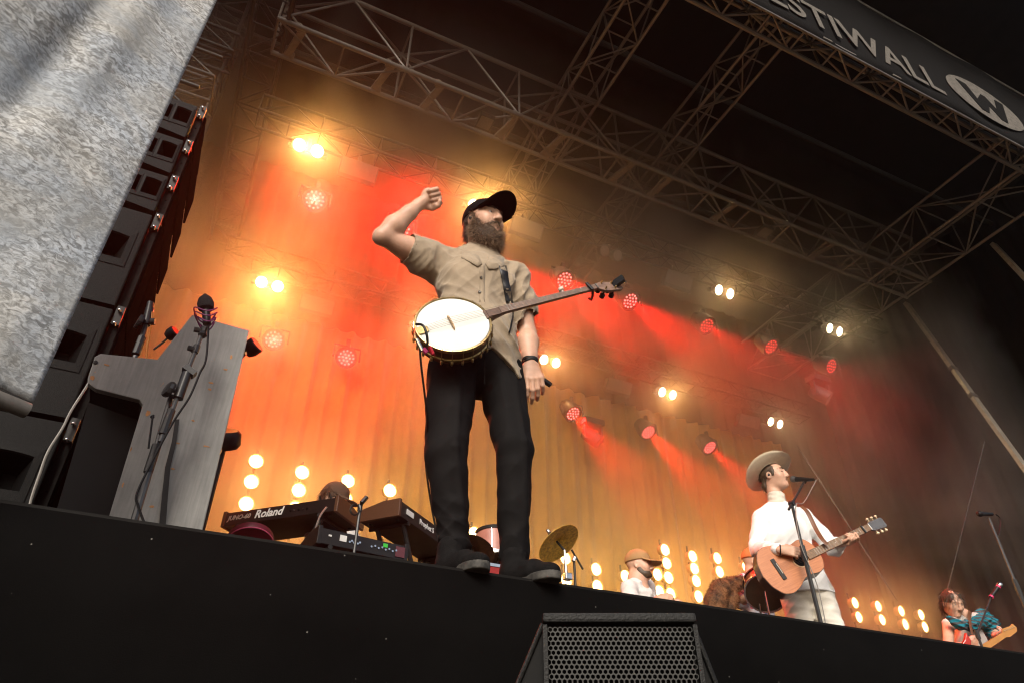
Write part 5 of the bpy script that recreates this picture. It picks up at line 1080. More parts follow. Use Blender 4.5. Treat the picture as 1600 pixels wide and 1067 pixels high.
# ------------------------------------------------------------------ other players
def player(lab, head_px, hY, fwd, joints, shirt_m, skin=M_SKIN, h=.0068, hat=None, group=None, up=(0, 0, 1), hair_m=None, beard=False, lower=None, bare=False):
    c = P(*head_px, hY); t = thing('person', lab, 'person', (c.x, c.y, SZ)); M = head_frame(c, fwd, up); nk = joints['neck']; pts = [c]+[p for v in joints.values() for p in (v if isinstance(v, list) else [v])]
    lo = Vector([min(p[i] for p in pts)-.22 for i in range(3)]); hi = Vector([max(p[i] for p in pts)+.22 for i in range(3)]); lo.z = max(lo.z, SZ)
    s = Sdf(lo, hi, h); add_head(s, M); s.chain([M @ Vector((0, -.03, -.06)), nk], [.053, .057], .02); s.chain([nk, joints['chest'], joints['hip']], [.08, .11, .11], .03)
    q = Sdf(lo, hi, h); ax = (joints['larm'][0]-joints['rarm'][0]).normalized()
    q.chain([nk-Vector((0, 0, .05)), joints['chest'], joints['hip']], [.07, .128, .135], .04, sq=(ax, 1.25))
    for arm, thb in (('rarm', 1), ('larm', -1)):
        a = joints[arm]; s.chain(a[:3], [.05, .04, .026], .012); q.cap(a[0], nk-Vector((0, 0, .03)), .06, .05, .04)
        if not bare: e = joints.get(arm+'_sleeve', .6); q.chain([a[0], a[0].lerp(a[1], min(1, e*1.6))], [.07, .066], .02) if e < 1 else q.chain(a[:3], [.07, .062, .044], .02)
        if len(a) > 3: hand(s, a[2], a[3], joints.get(arm+'_side', Vector((0, 0, 1))), joints.get(arm+'_back', Vector((0, -1, 0))), (.8, .85, .9, .95), .4, .95)
    s.build('body', skin, t); q.folds(.012, [(12, 8, 20), (24, 6, -14), (-12, 18, 26)], 1.8, ridge=True)
    q.cap(nk-Vector((0, 0, .02)), nk+Vector((0, 0, .1)), .06, .07, .004, 'sub')
    q.build('shirt', shirt_m, t)
    L = Sdf((joints['hip'].x-.35, joints['hip'].y-.6, SZ), (joints['hip'].x+.45, joints['hip'].y+.35, joints['hip'].z+.16), .011); hp_ = joints['hip']
    for k in (-1, 1):
        a = hp_+ax*(.09*k)
        if lower == 'seat': kn = a+Vector((fwd[0], fwd[1], 0)).normalized()*.40; L.chain([a, kn, Vector((kn.x, kn.y, SZ+.08))], [.095, .075, .06], .02)
        else: L.chain([a, Vector((a.x+.02*k, a.y-.02, (a.z+SZ)/2)), Vector((a.x+.03*k, a.y, SZ+.05))], [.1, .085, .075], .02)
    L.cap(hp_-ax*.06, hp_+ax*.06, .12, .12, .03); L.build('trousers', mat('dark_trousers', (.02, .02, .024), .8), t)
    if beard:
        e = Sdf(M.translation-Vector((.2,)*3), M.translation+Vector((.2,)*3), .006); W_ = lambda x, y, z: M @ Vector((x, y, z)); R_ = M.to_3x3()
        e.ell(W_(0, .036, -.072), (.066, .070, .048), R_, .02); [e.ell(W_(k_*.058, .012, -.04), (.014, .03, .04), R_, .02) for k_ in (-1, 1)]; e.ell(W_(0, .106, -.055), (.022, .02, .008), R_, .006, 'sub'); e.build('beard', beard, t)
    if hair_m:
        e = Sdf(M.translation-Vector((.22,)*3), M.translation+Vector((.22,)*3), .006); W_ = lambda x, y, z: M @ Vector((x, y, z)); R_ = M.to_3x3()
        e.ell(W_(0, -.02, .035), (.086, .1, .092), R_, 0); e.ell(W_(0, -.07, -.05), (.065, .04, .07), R_, .03); e.cut(W_(0, .05, 0), R_ @ Vector((0, 1, -.35))); e.folds(.006, [(40, 60, 20), (70, -30, 40)], 1.5); ho = e.build('hair', hair_m, t)
        hairs('hair_strands', ho.data, 1500, .05, lambda p, n: np.array([0, 0, -1.])[None]*1.2, .003, hair_m, ho, 4, curl=.4).matrix_basis = Matrix.Identity(4)
    face_bits(t, M)
    if hat: cap_hat(t, M, hat, 1.03, .005, brim_tilt=-.1)
    return t, M
# percussionist
hY = 4.91; H = P(999, 884, hY)
J = dict(neck=P(995, 905, hY+.02), chest=P(998, 935, hY+.03), hip=Vector((H.x-.05, H.y+.08, SZ+.58)), rarm=[P(983, 918, hY-.06), P(990, 958, hY-.22), P(1030, 934, hY-.42), P(1043, 931, hY-.47)], larm=[P(1010, 915, hY+.2), P(1022, 955, hY+.1), P(1050, 940, hY-.15), P(1056, 938, hY-.2)])
J['rarm_back'] = Vector((-.3, -.8, .5)); M_TAN = mat('tan_cap', (.36, .20, .08), .8, var=.1)
player('percussionist in tan cap and white short-sleeved shirt seen in profile', (999, 884), hY, (.70, -.71, -.08), J, mat('white_linen', (.62, .6, .58), .85, var=.08, vscale=15), hat=M_TAN, beard=M_DBH, lower='seat')
# drummer
def floral():
    m = bpy.data.materials.new('floral_print'); m.use_nodes = True; n = m.node_tree.nodes; l = m.node_tree.links; b = n['Principled BSDF']; b.inputs['Roughness'].default_value = .8
    tc = n.new('ShaderNodeTexCoord'); v = n.new('ShaderNodeTexVoronoi'); v.inputs['Scale'].default_value = 26; l.new(tc.outputs['Object'], v.inputs['Vector']); r = n.new('ShaderNodeValToRGB'); r.color_ramp.interpolation = 'CONSTANT'; e = r.color_ramp.elements
    e[0].color = (.5, .52, .58, 1); e[1].position = .45; e[1].color = (.10, .12, .2, 1)
    for p, c in ((.6, (.6, .6, .62, 1)), (.8, (.45, .06, .10, 1)), (.9, (.5, .5, .55, 1))): k = e.new(p); k.color = c
    sx = n.new('ShaderNodeSeparateColor'); l.new(v.outputs['Color'], sx.inputs[0]); l.new(sx.outputs[0], r.inputs[0]); l.new(r.outputs[0], b.inputs['Base Color']); return m
hY = 4.75; H = P(1180, 880, hY)
J = dict(neck=P(1178, 899, hY+.03), chest=P(1180, 925, hY+.05), hip=Vector((H.x-.02, H.y+.1, SZ+.55)), rarm=[P(1164, 908, hY), P(1158, 940, hY-.1), P(1178, 925, hY-.3), P(1190, 922, hY-.36)], larm=[P(1196, 906, hY+.1), P(1205, 935, hY), P(1212, 920, hY-.2), P(1218, 918, hY-.26)])
player('drummer in flowery shirt and orange cap behind the singer guitar', (1180, 880), hY, (.72, -.66, -.25), J, floral(), hat=mat('orange_cap', (.55, .16, .04), .8), beard=mat('grey_beard', (.22, .18, .15), .8, var=.4, vscale=80), lower='seat')
# keyboard player
hY = 5.05; H = P(522, 782, hY)
J = dict(neck=P(512, 806, hY+.05), chest=P(515, 850, hY+.10), hip=Vector((H.x-.02, H.y+.15, SZ+.6)), rarm=[P(492, 822, hY+.05), P(488, 865, hY-.05), P(505, 850, hY-.25), P(512, 848, hY-.32)], larm=[P(540, 822, hY+.1), P(556, 862, hY), P(548, 850, hY-.25), P(550, 848, hY-.32)])
player('keyboard player in brown-lit cap bending behind the script-lettered keyboard', (522, 782), hY, (.72, -.58, -.36), J, mat('pale_shirt', (.6, .58, .56), .85, var=.06), hat=mat('brown_lit_cap', (.09, .05, .028), .85, var=.15), lower='seat', hair_m=M_DBH)  # brown of the lamplight is put into the cap colour
# guitarist with teal scarf
hY = 4.45; H = P(1488, 942, hY)
J = dict(neck=P(1503, 962, hY+.06), chest=P(1516, 1000, hY+.1), hip=Vector((H.x+.16, H.y+.16, SZ+.50)), rarm=[P(1482, 975, hY+.02), P(1482, 1010, hY-.03), P(1512, 1008, hY-.25), P(1522, 1004, hY-.3)], larm=[P(1537, 965, hY+.1), P(1556, 992, hY-.05), P(1555, 992, hY-.3), P(1564, 990, hY-.35)])
J['larm_side'] = Vector((-1, 0, .3)); J['larm_back'] = Vector((.4, -.6, -.5))
tg, GMh = player('guitarist with swept brown hair, white vest and teal scarf looking down', (1488, 942), hY, (-.25, -.80, -.52), J, mat('white_vest', (.55, .5, .46), .85, var=.1), hair_m=mat('blond_brown_hair', (.055, .032, .016), .5, var=.5, vscale=60), bare=True)
q = Sdf(P(1480, 960, hY)-Vector((.4, .4, .5)), P(1540, 960, hY)+Vector((.5, .4, .3)), .006)
sp_ = v3((1484, 966, hY-.10), (1500, 976, hY-.13), (1518, 976, hY-.12), (1536, 968, hY-.02), (1548, 978, hY+.0), (1552, 992, hY-.02)); q.chain(sp_, [.03, .045, .05, .065, .07, .055], .03); q.chain(v3((1534, 962, hY+.08), (1549, 975, hY+.08)), [.075, .08], .03)
q.folds(.018, [(30, 10, 60), (-20, 14, 75), (12, -10, 55)], 1.6, ridge=True)
def scarf_mat():
    m = bpy.data.materials.new('teal_scarf'); m.use_nodes = True; n = m.node_tree.nodes; l = m.node_tree.links; b = n['Principled BSDF']; b.inputs['Roughness'].default_value = .85
    tc = n.new('ShaderNodeTexCoord'); wv_ = n.new('ShaderNodeTexWave'); wv_.inputs['Scale'].default_value = 7; wv_.inputs['Distortion'].default_value = 5; wv_.bands_direction = 'Z'; l.new(tc.outputs['Object'], wv_.inputs['Vector'])
    r = n.new('ShaderNodeValToRGB'); e = r.color_ramp.elements; e[0].position = .45; e[0].color = (.0, .16, .22, 1); e[1].position = .6; e[1].color = (.05, .055, .06, 1); l.new(wv_.outputs['Color'], r.inputs[0]); l.new(r.outputs[0], b.inputs['Base Color']); return m
q.build('scarf', scarf_mat(), tg)
# red electric guitar
A_, B_ = P(1508, 1030, hY-.26), P(1588, 979, hY-.52); ea = (B_-A_).normalized(); en = Vector((.1, -.95, .2)); en = (en-ea*en.dot(ea)).normalized(); EM = Matrix((ea, en.cross(ea), en)).transposed().to_4x4(); EL = (B_-A_).length; EM.translation = A_
eg = thing('electric_guitar', 'red electric guitar with amber neck held by the scarf guitarist', 'guitar', A_); eg.rotation_euler = EM.to_euler()
MB().prism([(-.14, 0), (-.13, .09), (-.06, .15), (.02, .13), (.06, .10), (.12, .12), (.17, .16), (.16, .09), (.11, .04), (.11, -.04), (.16, -.09), (.13, -.12), (.06, -.10), (.0, -.14), (-.07, -.15), (-.13, -.09)], .042, Matrix.Translation((0, 0, -.042))).build('body', mat('red_lacquer', (.42, .012, .012), .2, coat=.5), eg, bevel=.006)
MB().prism([(.0, -.1), (.08, -.08), (.11, 0), (.08, .05), (-.03, .05), (-.05, -.04)], .002, Matrix.Translation((0, 0, .001))).build('pickguard', M_WHITE, eg)
MB().add(*slab(.09, EL-.14, .028, .021, -.01, .008)).build('neck', mat('amber_maple', (.45, .20, .05), .35), eg)
MB().prism([(EL-.14, -.02), (EL-.11, -.035), (EL-.02, -.028), (EL, .0), (EL-.01, .035), (EL-.04, .03), (EL-.12, .045), (EL-.14, .02)], .014, Matrix.Translation((0, 0, -.012))).build('headstock', mat('amber_maple', (.45, .20, .05), .35), eg)
for k in range(6): MB().lathe([(.004, 0), (.004, .012)], 8, Matrix.Translation((EL-.115+.019*k, .025-.003*k, .0))).build('tuning_post', M_CHROME, eg)
MB().tube(spline([EM.inverted() @ p for p in v3((1516, 955, hY-.0), (1515, 964, hY-.14), (1518, 985, hY-.2), (1524, 1000, hY-.24))], 5), .02, 8, flat=.2).build('strap', mat('brown_leather', (.16, .06, .025), .5), eg, True)

# hunched brown fur figure
fY = 4.6; q = Sdf(P(1135, 925, fY)-Vector((.5, .4, .5)), P(1135, 925, fY)+Vector((.5, .4, .45)), .008)
q.chain(v3((1118, 965, fY), (1118, 940, fY), (1126, 921, fY), (1144, 913, fY), (1158, 909, fY-.03), (1168, 911, fY-.06)), [.085, .082, .078, .06, .045, .026], .03); q.chain(v3((1138, 920, fY), (1145, 935, fY-.03), (1142, 950, fY-.05)), [.06, .045, .035], .03)
for x in (1152, 1158): q.cap(P(x, 909, fY), P(x-1, 899, fY), .02, .008, .02)
q.cut((0, 0, SZ+.01), (0, 0, -1)); ft = thing('fur_animal_figure', 'hunched shaggy brown fur animal figure beside the dark drum', 'animal figure', P(1135, 950, fY)); ft.location.z = SZ
M_FUR = mat('brown_fur', (.20, .09, .035), .8, var=.6, vscale=14); fo = q.build('body', M_FUR, ft); hairs('fur', fo.data, 7000, .022, lambda p, n: np.array([.1, 0, -.5])[None], .003, M_FUR, fo, 8, curl=.5).matrix_basis = Matrix.Identity(4)
# drum
def drum(px, py, Y, r, h, ax, lab, m, legs=True):
    c = P(px, py, Y); t = thing('drum', lab, 'drum', c); R = frame(ax)
    MB().lathe([(r, 0), (r, h)], 32, R, caps=False).build('shell', m, t, True); MB().lathe([(.0005, .002), (r*.98, .0)], 32, R, caps=False).build('bottom_head', mat('smoked_skin', (.07, .045, .025), .5, var=.2), t, True); MB().lathe([(.0005, h), (r*.98, h)], 32, R, caps=False).build('top_head', mat('drum_skin', (.5, .45, .38), .6), t, True)
    for z in (0, h): MB().lathe([(r-.004, z-.012), (r+.008, z-.012), (r+.008, z+.012), (r-.004, z+.012)], 32, R, caps=False).build('hoop', M_CHROME if z == 0 else M_BLACK, t, True)
    for k in range(6): a = k*math.pi/3; rod('lug', R @ Vector(((r+.012)*math.cos(a), (r+.012)*math.sin(a), .02)), R @ Vector(((r+.012)*math.cos(a), (r+.012)*math.sin(a), h-.02)), .006, M_CHROME, t)
    if legs:
        for dx, dy in ((-.12, -.1), (.12, -.12), (0, .15)): rod('leg', (dx*.6, dy*.6, -.02), (dx, dy, SZ-c.z), .008, M_CHROME, t)
drum(1197, 925, 4.12, .155, .11, (.50, .52, .69), 'dark drum with chrome rim between the fur figure and the singer', mat('drum_shell', (.05, .03, .02), .35))
drum(772, 872, 4.9, .14, .2, (0, .1, 1), 'small pink-lit drum glimpsed between the black trouser legs', mat('pink_lit_shell', (.40, .16, .12), .4))  # pink stage light on this drum is painted into its shell colour
c = P(769, 851, 4.85); t = thing('clip_microphone', 'small white clip microphone above the pink-lit drum', 'microphone', c); MB().box((0, 0, 0), (.05, .04, .05), Euler((.2, .3, .2)).to_matrix()).build('body', M_WHITE, t, bevel=.006); MB().tube([(.02, 0, -.01), (.06, .02, -.05), (.07, .04, -.12)], .008, 6).build('neck', M_PLASTIC, t)
def cymbal(px, py, Y, r, ax, lab, m, stand=True):
    c = P(px, py, Y); t = thing('cymbal', lab, 'cymbal', c); R = frame(ax)
    MB().lathe([(.006, .022), (.02, .020), (.035, .008), (.045, .001), (r*.6, -.010), (r, -.026), (r, -.028), (r*.6, -.0125), (.045, -.002), (.035, .0055), (.02, .017), (.006, .019)], 48, R).build('disc', m, t, True)
    if stand:
        MB().lathe([(.017, .03), (.02, .05), (.02, .09), (.012, .1)], 12, R).build('felt_nut', mat('felt', (.06, .035, .02), .9), t, True); MB().lathe([(.010, .1), (.016, .11), (.013, .13)], 10, R).build('wing_nut', M_CHROME, t, True)
        rod('tilter', (0, 0, 0), R @ Vector((0, 0, -.1)), .009, M_DSTEEL, t); e = R @ Vector((0, 0, -.1)); rod('upper_tube', e, (e.x+.01, e.y, e.z-.26), .011, M_CHROME, t); rod('lower_tube', (e.x+.01, e.y, e.z-.25), (e.x+.015, e.y, SZ-c.z), .014, M_CHROME, t)
        MB().box((e.x+.012, e.y-.01, e.z-.2), (.06, .05, .05)).build('memory_lock', M_CHROME, t, bevel=.008)
        for a in (0, 2.1, 4.2): rod('leg', (e.x+.015, e.y, SZ-c.z+.3), (e.x+.015+.28*math.cos(a), e.y+.28*math.sin(a), SZ-c.z), .009, M_CHROME, t)
M_GOLD = mat('hammered_bronze', (.92, .52, .08), .45, .1, var=.35, vscale=45, bump=.5, bscale=90)
cymbal(870, 845, 4.6, .18, (-.34, .50, .80), 'hammered gold cymbal on a chrome stand past the black trousers', M_GOLD)
cymbal(738, 858, 4.7, .17, (.35, .35, .9), 'dark brown cymbal underside showing behind the shoe', mat('dark_bronze', (.10, .045, .02), .45, .5, var=.3, vscale=30))
t = thing('boom_stand', 'thin dark boom stand beside the gold cymbal', 'microphone stand', P(899, 915, 4.7)); o0 = Vector(t.location)
rod('shaft', P(899, 915, 4.7)-o0-Vector((0, 0, .35)), P(897, 874, 4.7)-o0, .010, M_DSTEEL, t); rod('boom', P(893, 858, 4.7)-o0, P(911, 889, 4.7)-o0, .008, M_DSTEEL, t); rod('clutch', P(896, 876, 4.69)-o0, P(898, 870, 4.69)-o0, .016, M_CHROME, t)
# ------------------------------------------------------------------ keyboards
M_KBROWN = mat('keyboard_case', (.010, .004, .003), .5, spec=.2, var=.2); M_KWOOD = wood('keyboard_cheek', (.06, .022, .009), (.10, .04, .016)); M_KBLK = mat('keyboard_black', (.008, .0065, .006), .45, var=.2)
def keyboard(name, lab, A, B, depth, h, m, cheek, tilt=0.):
    """A,B = bottom corners of the panel that faces the pit; the case reaches back by depth"""
    d = (B-A).normalized(); n = Vector((-d.y, d.x, 0)); t = thing(name, lab, 'keyboard', A); M = Matrix((d, n, Vector((0, 0, 1)))).transposed().to_4x4() @ Matrix.Rotation(tilt, 4, 'X'); L = (B-A).length; t.rotation_euler = M.to_euler()
    M2 = Matrix(((0, 0, 1, 0), (1, 0, 0, 0), (0, 1, 0, 0), (0, 0, 0, 1)))
    MB().prism([(0, .0), (depth, 0), (depth, h*.55), (depth*.45, h*.6), (depth*.35, h), (0, h)], L-.05, Matrix.Translation((.025, 0, 0)) @ M2).build('case', m, t, bevel=.003)
    for x in (0, L-.025): MB().prism([(-.006, -.006), (depth+.01, -.006), (depth+.01, h*.7), (depth*.4, h+.012), (-.006, h+.012)], .025, Matrix.Translation((x, 0, 0)) @ M2).build('end_cheek', cheek, t, bevel=.003)
    nk_ = int((L-.1)/.0235)
    wk = MB().box((0, 0, 0), (.022, .14, .012)).mesh('key'); wk.materials.append(mat('ivory_key', (.7, .68, .62), .3))
    for k in range(nk_): link('key', wk, None, t, Matrix.Translation((.05+.0235*(k+.5), depth-.075, h*.6+.008)))
    for fx_, fy_ in ((.08, .05), (L-.08, .05), (.08, depth-.05), (L-.08, depth-.05)): MB().lathe([(.012, -.01), (.014, 0)], 10, Matrix.Translation((fx_, fy_, -.001))).build('rubber_foot', M_RUBBER, t)
    return t, M, L
TB = Matrix.Rotation(math.pi/2, 4, 'X')
A, B = PZ(345, 822, SZ+1.1), PZ(527, 797, SZ+1.1)
k1, _, L1 = keyboard('synthesizer', 'dark brown synthesizer with pale script lettering and wooden ends', A, B, .36, .095, M_KBROWN, M_KWOOD)
textobj('lettering', 'Roland', .080, M_WHITE, k1, Matrix.Translation((L1*.41, -.003, .052)) @ TB, extrude=.0012, bold=.0018, shear=.25)
textobj('lettering', 'JUNO-60', .047, mat('dull_print', (.42, .36, .30), .6), k1, Matrix.Translation((L1*.15, -.003, .050)) @ TB, extrude=.0012, bold=.001, shear=.25)
for k in range(5): MB().lathe([(.007, 0), (.007, .005)], 10, Matrix.Translation((L1*(.60+.035*k), -.001, .045)) @ TB).build('jack_socket', M_CHROME if k % 2 else M_HORN, k1)
E_GRN = emis('green_led', (.05, 1, .12), 2.0); E_BLU = emis('blue_led', (.2, .5, 1), 2.0)
c = PZ(505, 786, SZ+1.20); t = thing('pedal_board', 'small black effects box with green lights on the script-lettered keyboard', 'effects box', c); t.rotation_euler.z = math.atan2((B-A).y, (B-A).x)
MB().box((0, .1, .0), (.17, .16, .05)).build('case', M_KBLK, t, bevel=.004)
for x, e in ((-.065, E_BLU), (-.035, E_GRN), (-.015, E_GRN), (.02, E_GRN)): MB().box((x, .018, .006), (.013, .004, .012)).build('indicator', e, t)
for k in range(4): MB().lathe([(.012, 0), (.012, .02), (.009, .022)], 12, Matrix.Translation((-.05+.035*k, .1, .025))).build('knob', M_WHITE if k == 1 else M_PLASTIC, t, True)
for k, (x0, x1, zt_) in enumerate(((-.09, -.05, .09), (-.02, .04, .11), (.03, .09, .08))): MB().tube(spline([(x0, .14, .02), (x0+.005, .08, zt_), ((x0+x1)/2, .05, zt_*.8), (x1, .06, .02)], 5), .005, 6).build('patch_cable', M_RUBBER, t, True)
def xstand(A, B, dpt, z, lab):
    d = (B-A); n = Vector((-d.y, d.x, 0)).normalized()*dpt; t = thing('keyboard_stand', lab, 'stand', (A.x, A.y, SZ)); p = lambda u, v, zz_: Vector((d.x*u, d.y*u, 0))+n*v+Vector((0, 0, zz_))
    for v in (.15, .8):
        rod('leg', p(.15, v, 0), p(.85, v, z), .016, M_DSTEEL, t); rod('leg', p(.85, v, 0), p(.15, v, z), .016, M_DSTEEL, t)
    for u in (.15, .85): rod('arm', p(u, 0, z), p(u, 1, z), .014, M_DSTEEL, t)
xstand(A, B, .36, 1.09, 'black crossed stand under the script-lettered keyboard')
A, B = PZ(494, 846, SZ+.62), PZ(636, 876, SZ+.62)
k2, _, L2 = keyboard('stage_piano', 'low black keyboard with white sticker and sockets near the stage floor', A, B, .3, .085, M_KBLK, M_KBLK)
MB().box((L2*.27, -.003, .05), (.04, .003, .034)).build('sticker', M_WHITE, k2); MB().box((L2*.735, -.003, .062), (.028, .003, .022)).build('green_sticker', mat('green_tape', (.05, .55, .06), .6), k2); MB().box((L2*.13, -.003, .05), (.018, .003, .01)).build('badge', M_WHITE, k2)
for k in range(14): MB().lathe([(.006, 0), (.006, .006)], 10, Matrix.Translation((L2*(.34+.022*k if k < 6 else .58+.04*(k-6)), -.001, .038+.008*(k % 2))) @ TB).build('socket', M_CHROME, k2)
MB().box((L2-.045, -.004, .042), (.07, .004, .06)).build('end_plate', mat('plum_plate', (.12, .03, .04), .5), k2)
xstand(A, B, .3, .61, 'black crossed stand under the low keyboard')
B3, A3 = PZ(622, 803, SZ+1.0), PZ(567, 812, SZ+1.0); d3 = (PZ(690, 850, SZ+1.0)-B3).normalized()
k3, _, L3 = keyboard('synthesizer', 'plain wooden-ended synthesizer pointing away behind the black trousers', B3, B3+d3*.95, .30, .10, M_KBLK, M_KWOOD)
MB().box((.14, -.004, .055), (.09, .004, .035)).build('sticker', M_WHITE, k3); textobj('lettering', 'Prophet 5', .05, M_WHITE, k3, Matrix.Translation((.37, -.003, .05)) @ TB, extrude=.001, bold=.001)
xstand(B3, B3+d3*.95, .3, .99, 'black crossed stand under the plain wooden-ended keyboard')
# small mic stand between the keyboards, cables
t = thing('microphone_stand', 'slim microphone stand between the two upper keyboards', 'microphone stand', P(556, 866, 3.7)); t.location.z = SZ; o0 = Vector(t.location); tp = P(563, 790, 3.7)
rod('shaft', (tp.x-o0.x, tp.y-o0.y, 0), tp-o0, .009, M_STAND, t); rod('clutch', tp-o0-Vector((0, 0, .03)), tp-o0+Vector((0, 0, .01)), .014, M_STAND, t); rod('boom', tp-o0, P(567, 780, 3.66)-o0, .008, M_STAND, t)
rod('microphone_body', P(565, 785, 3.66)-o0, P(573, 776, 3.66)-o0, .013, M_PLASTIC, t)
MB().tube([tp-o0+Vector((-.03+.024*math.cos(a), -.01, -.03+.03*math.sin(a))) for a in np.linspace(0, 6.28, 16)], .005, 6).build('cable_coil', M_RUBBER, t, True)
for a in (0.3, 2.4, 4.5): rod('leg', (tp.x-o0.x, tp.y-o0.y, .1), (tp.x-o0.x+.2*math.cos(a), tp.y-o0.y+.2*math.sin(a), .005), .008, M_STAND, t)
cb = MB().tube(spline(v3((510, 792, 4.2), (500, 806, 4.15), (492, 830, 4.1), (488, 856, 4.1), (487, 890, 4.1)), 6), .006, 6).build('hanging_cable', mat('grey_lead', (.2, .17, .15), .5), smooth=True); tag(cb, 'grey lead hanging from the effects box in front of the keyboards', 'cable')
c = P(390, 852, 3.4); t = thing('cable_drum', 'round dark disc with pink-lit rim at the stage edge by the keyboard', 'cable drum', c)
MB().lathe([(.0005, 0), (.1, 0), (.105, .01), (.105, .04), (.0005, .045)], 32, frame((0, .5, .85))).build('disc', mat('red_lit_disc', (.12, .01, .02), .4), t, True); MB().lathe([(.105, -.001), (.108, 0), (.108, .004), (.105, .006)], 32, frame((0, .5, .85)), caps=False).build('rim', mat('pink_lit_rim', (.5, .08, .16), .4), t, True); rod('post', (0, .02, 0), (0, .02, SZ-c.z), .02, M_DSTEEL, t)  # red and pink stage light is put into the disc and rim colours
c = P(771, 889, 4.3); t = thing('red_case', 'low red equipment case behind the banjo player feet', 'case', (c.x, c.y, SZ)); hh = c.z-SZ+.03
MB().box((0, .2, hh/2), (.6, .4, hh-.01)).build('case_body', mat('red_case', (.28, .015, .012), .4), t, bevel=.008); MB().box((0, .2, hh), (.61, .41, .02)).build('lid_trim', M_CHROME, t)
for x in (-.2, .2): MB().box((x, -.008, hh*.7), (.05, .012, .06)).build('latch', M_CHROME, t, bevel=.003)
# ------------------------------------------------------------------ stand and microphones near the scarf guitarist
tp = P(1544, 806, 3.45); t = thing('microphone_stand', 'tall black microphone stand in the dark beyond the scarf guitarist', 'microphone stand', (tp.x, tp.y, SZ)); o0 = Vector(t.location); z = tp.z-SZ
MB().lathe([(.14, 0), (.14, .012), (.03, .03)], 20).build('base', M_STAND, t, True); rod('shaft', (0, 0, .02), (0, 0, z*.62), .015, M_STAND, t); rod('upper_shaft', (0, 0, z*.6), (0, 0, z-.02), .010, M_TUBE, t); rod('clutch', (0, 0, z*.58), (0, 0, z*.66), .019, M_STAND, t)
MB().lathe([(.001, 0), (.016, .004), (.025, .02), (.024, .04), (.019, .05), (.012, .17)], 14, Matrix.Translation(P(1527, 802, 3.45)-o0) @ frame(P(1556, 803, 3.42)-P(1527, 802, 3.45))).build('microphone', M_PLASTIC, t, True)
MB().tube(spline([p-o0 for p in v3((1556, 803, 3.42), (1563, 810, 3.42), (1562, 830, 3.44), (1557, 838, 3.45))], 5), .005, 6).build('cable', M_RUBBER, t, True)
m0 = P(1562, 913, 3.9); m1 = P(1548, 933, 3.95); t = thing('microphone', 'small silver-headed microphone with pink rings over the red guitar', 'microphone', m0); o0 = m0; R = frame(m1-m0); LL = (m1-m0).length
MB().lathe([(.001, -.02), (.02, -.014), (.026, 0), (.022, .018)], 14, R).build('grille', M_CHROME, t, True); MB().lathe([(.020, .018), (.018, .03), (.014, LL)], 12, R).build('handle', M_PLASTIC, t, True)
for z in (.03, LL-.01): MB().lathe([(.0195, z-.008), (.0205, z), (.0195, z+.008)], 14, R, caps=False).build('pink_ring', mat('pink_ring', (.6, .04, .14), .4), t, True)
c = P(1527, 990, 4.0); t = thing('boom_stand', 'thin black boom stand holding the pink-ringed microphone', 'microphone stand', c); t.location.z = SZ; o0 = Vector(t.location)
rod('boom', m1-o0, c-o0, .008, M_STAND, t); rod('shaft', c-o0, (0, 0, .01), .011, M_STAND, t); rod('clutch', c-o0-Vector((0, 0, .04)), c-o0+Vector((0, 0, .03)), .018, M_STAND, t)
for a in (.3, 2.4, 4.5): rod('leg', (0, 0, .1), (.22*math.cos(a), .22*math.sin(a), .005), .008, M_STAND, t)
# ------------------------------------------------------------------ front-fill loudspeaker in the pit
hx, hy = math.sin(YAW), math.cos(YAW); dH = 1.35
def pit(px, py, d): r = _ray(px, py); return Vector((0, 0, CZ))+r*(d/(r.x*hx+r.y*hy))
a, b = pit(850, 958, dH), pit(1083, 956, dH); zt_ = a.z; wF = (b-a).length
t = thing('front_fill_loudspeaker', 'black loudspeaker with hexagonal perforated grille standing in the pit', 'loudspeaker', ((a.x+b.x)/2, (a.y+b.y)/2, zt_)); t.rotation_euler.z = -YAW
M_FF = mat('scuffed_black', (.008, .008, .0077), .55, spec=.25, var=.35, vscale=40, bump=.25, bscale=220)
Hf = .44
MB().box((0, .012, -.008), (wF+.006, .04, .017)).build('top_lip', M_FF, t, bevel=.005)
tr = MB(); w0, w1 = wF/2, wF/2+.20
tr.add([(-w0, .03, -.006), (w0, .03, -.006), (w1-.08, .05, -Hf), (-w1, .05, -Hf), (-w0*.9, .30, -.006), (w0*.9, .30, -.006), (w1*.9-.08, .32, -Hf), (-w1*.9, .32, -Hf)], [(0, 1, 2, 3), (4, 7, 6, 5), (0, 4, 5, 1), (1, 5, 6, 2), (2, 6, 7, 3), (3, 7, 4, 0)]).build('cabinet', mat('ff_cabinet', (.005, .005, .005), .7, spec=.2), t, bevel=.006)
for k in (-1, 1): MB().tube([(k*(w0+.002), .026, -.012), (k*(w1+.002)-(.08 if k > 0 else 0), .046, -Hf)], .0045, 8).build('side_edge', M_FF, t, True)
hex_ = MB(); nc = 29; pit_ = (wF-.012)/nc; rows = int((Hf-.03)/(pit_*.866))
for r_ in range(rows):
    for c_2 in range(nc-(r_ % 2)):
        cx_ = -wF/2+.006+pit_*(c_2+.5+.5*(r_ % 2)); cz_ = -.028-r_*pit_*.866; o = len(hex_.v)
        for j in range(6): an = math.pi/6+j*math.pi/3; hex_.v.append((cx_+pit_*.5774*math.cos(an), 0, cz_+pit_*.5774*math.sin(an)))
        for j in range(6): an = math.pi/6+j*math.pi/3; hex_.v.append((cx_+pit_*.43*math.cos(an), .0, cz_+pit_*.43*math.sin(an)))
        for j in range(6): hex_.f.append((o+j, o+(j+1) % 6, o+6+(j+1) % 6, o+6+j))
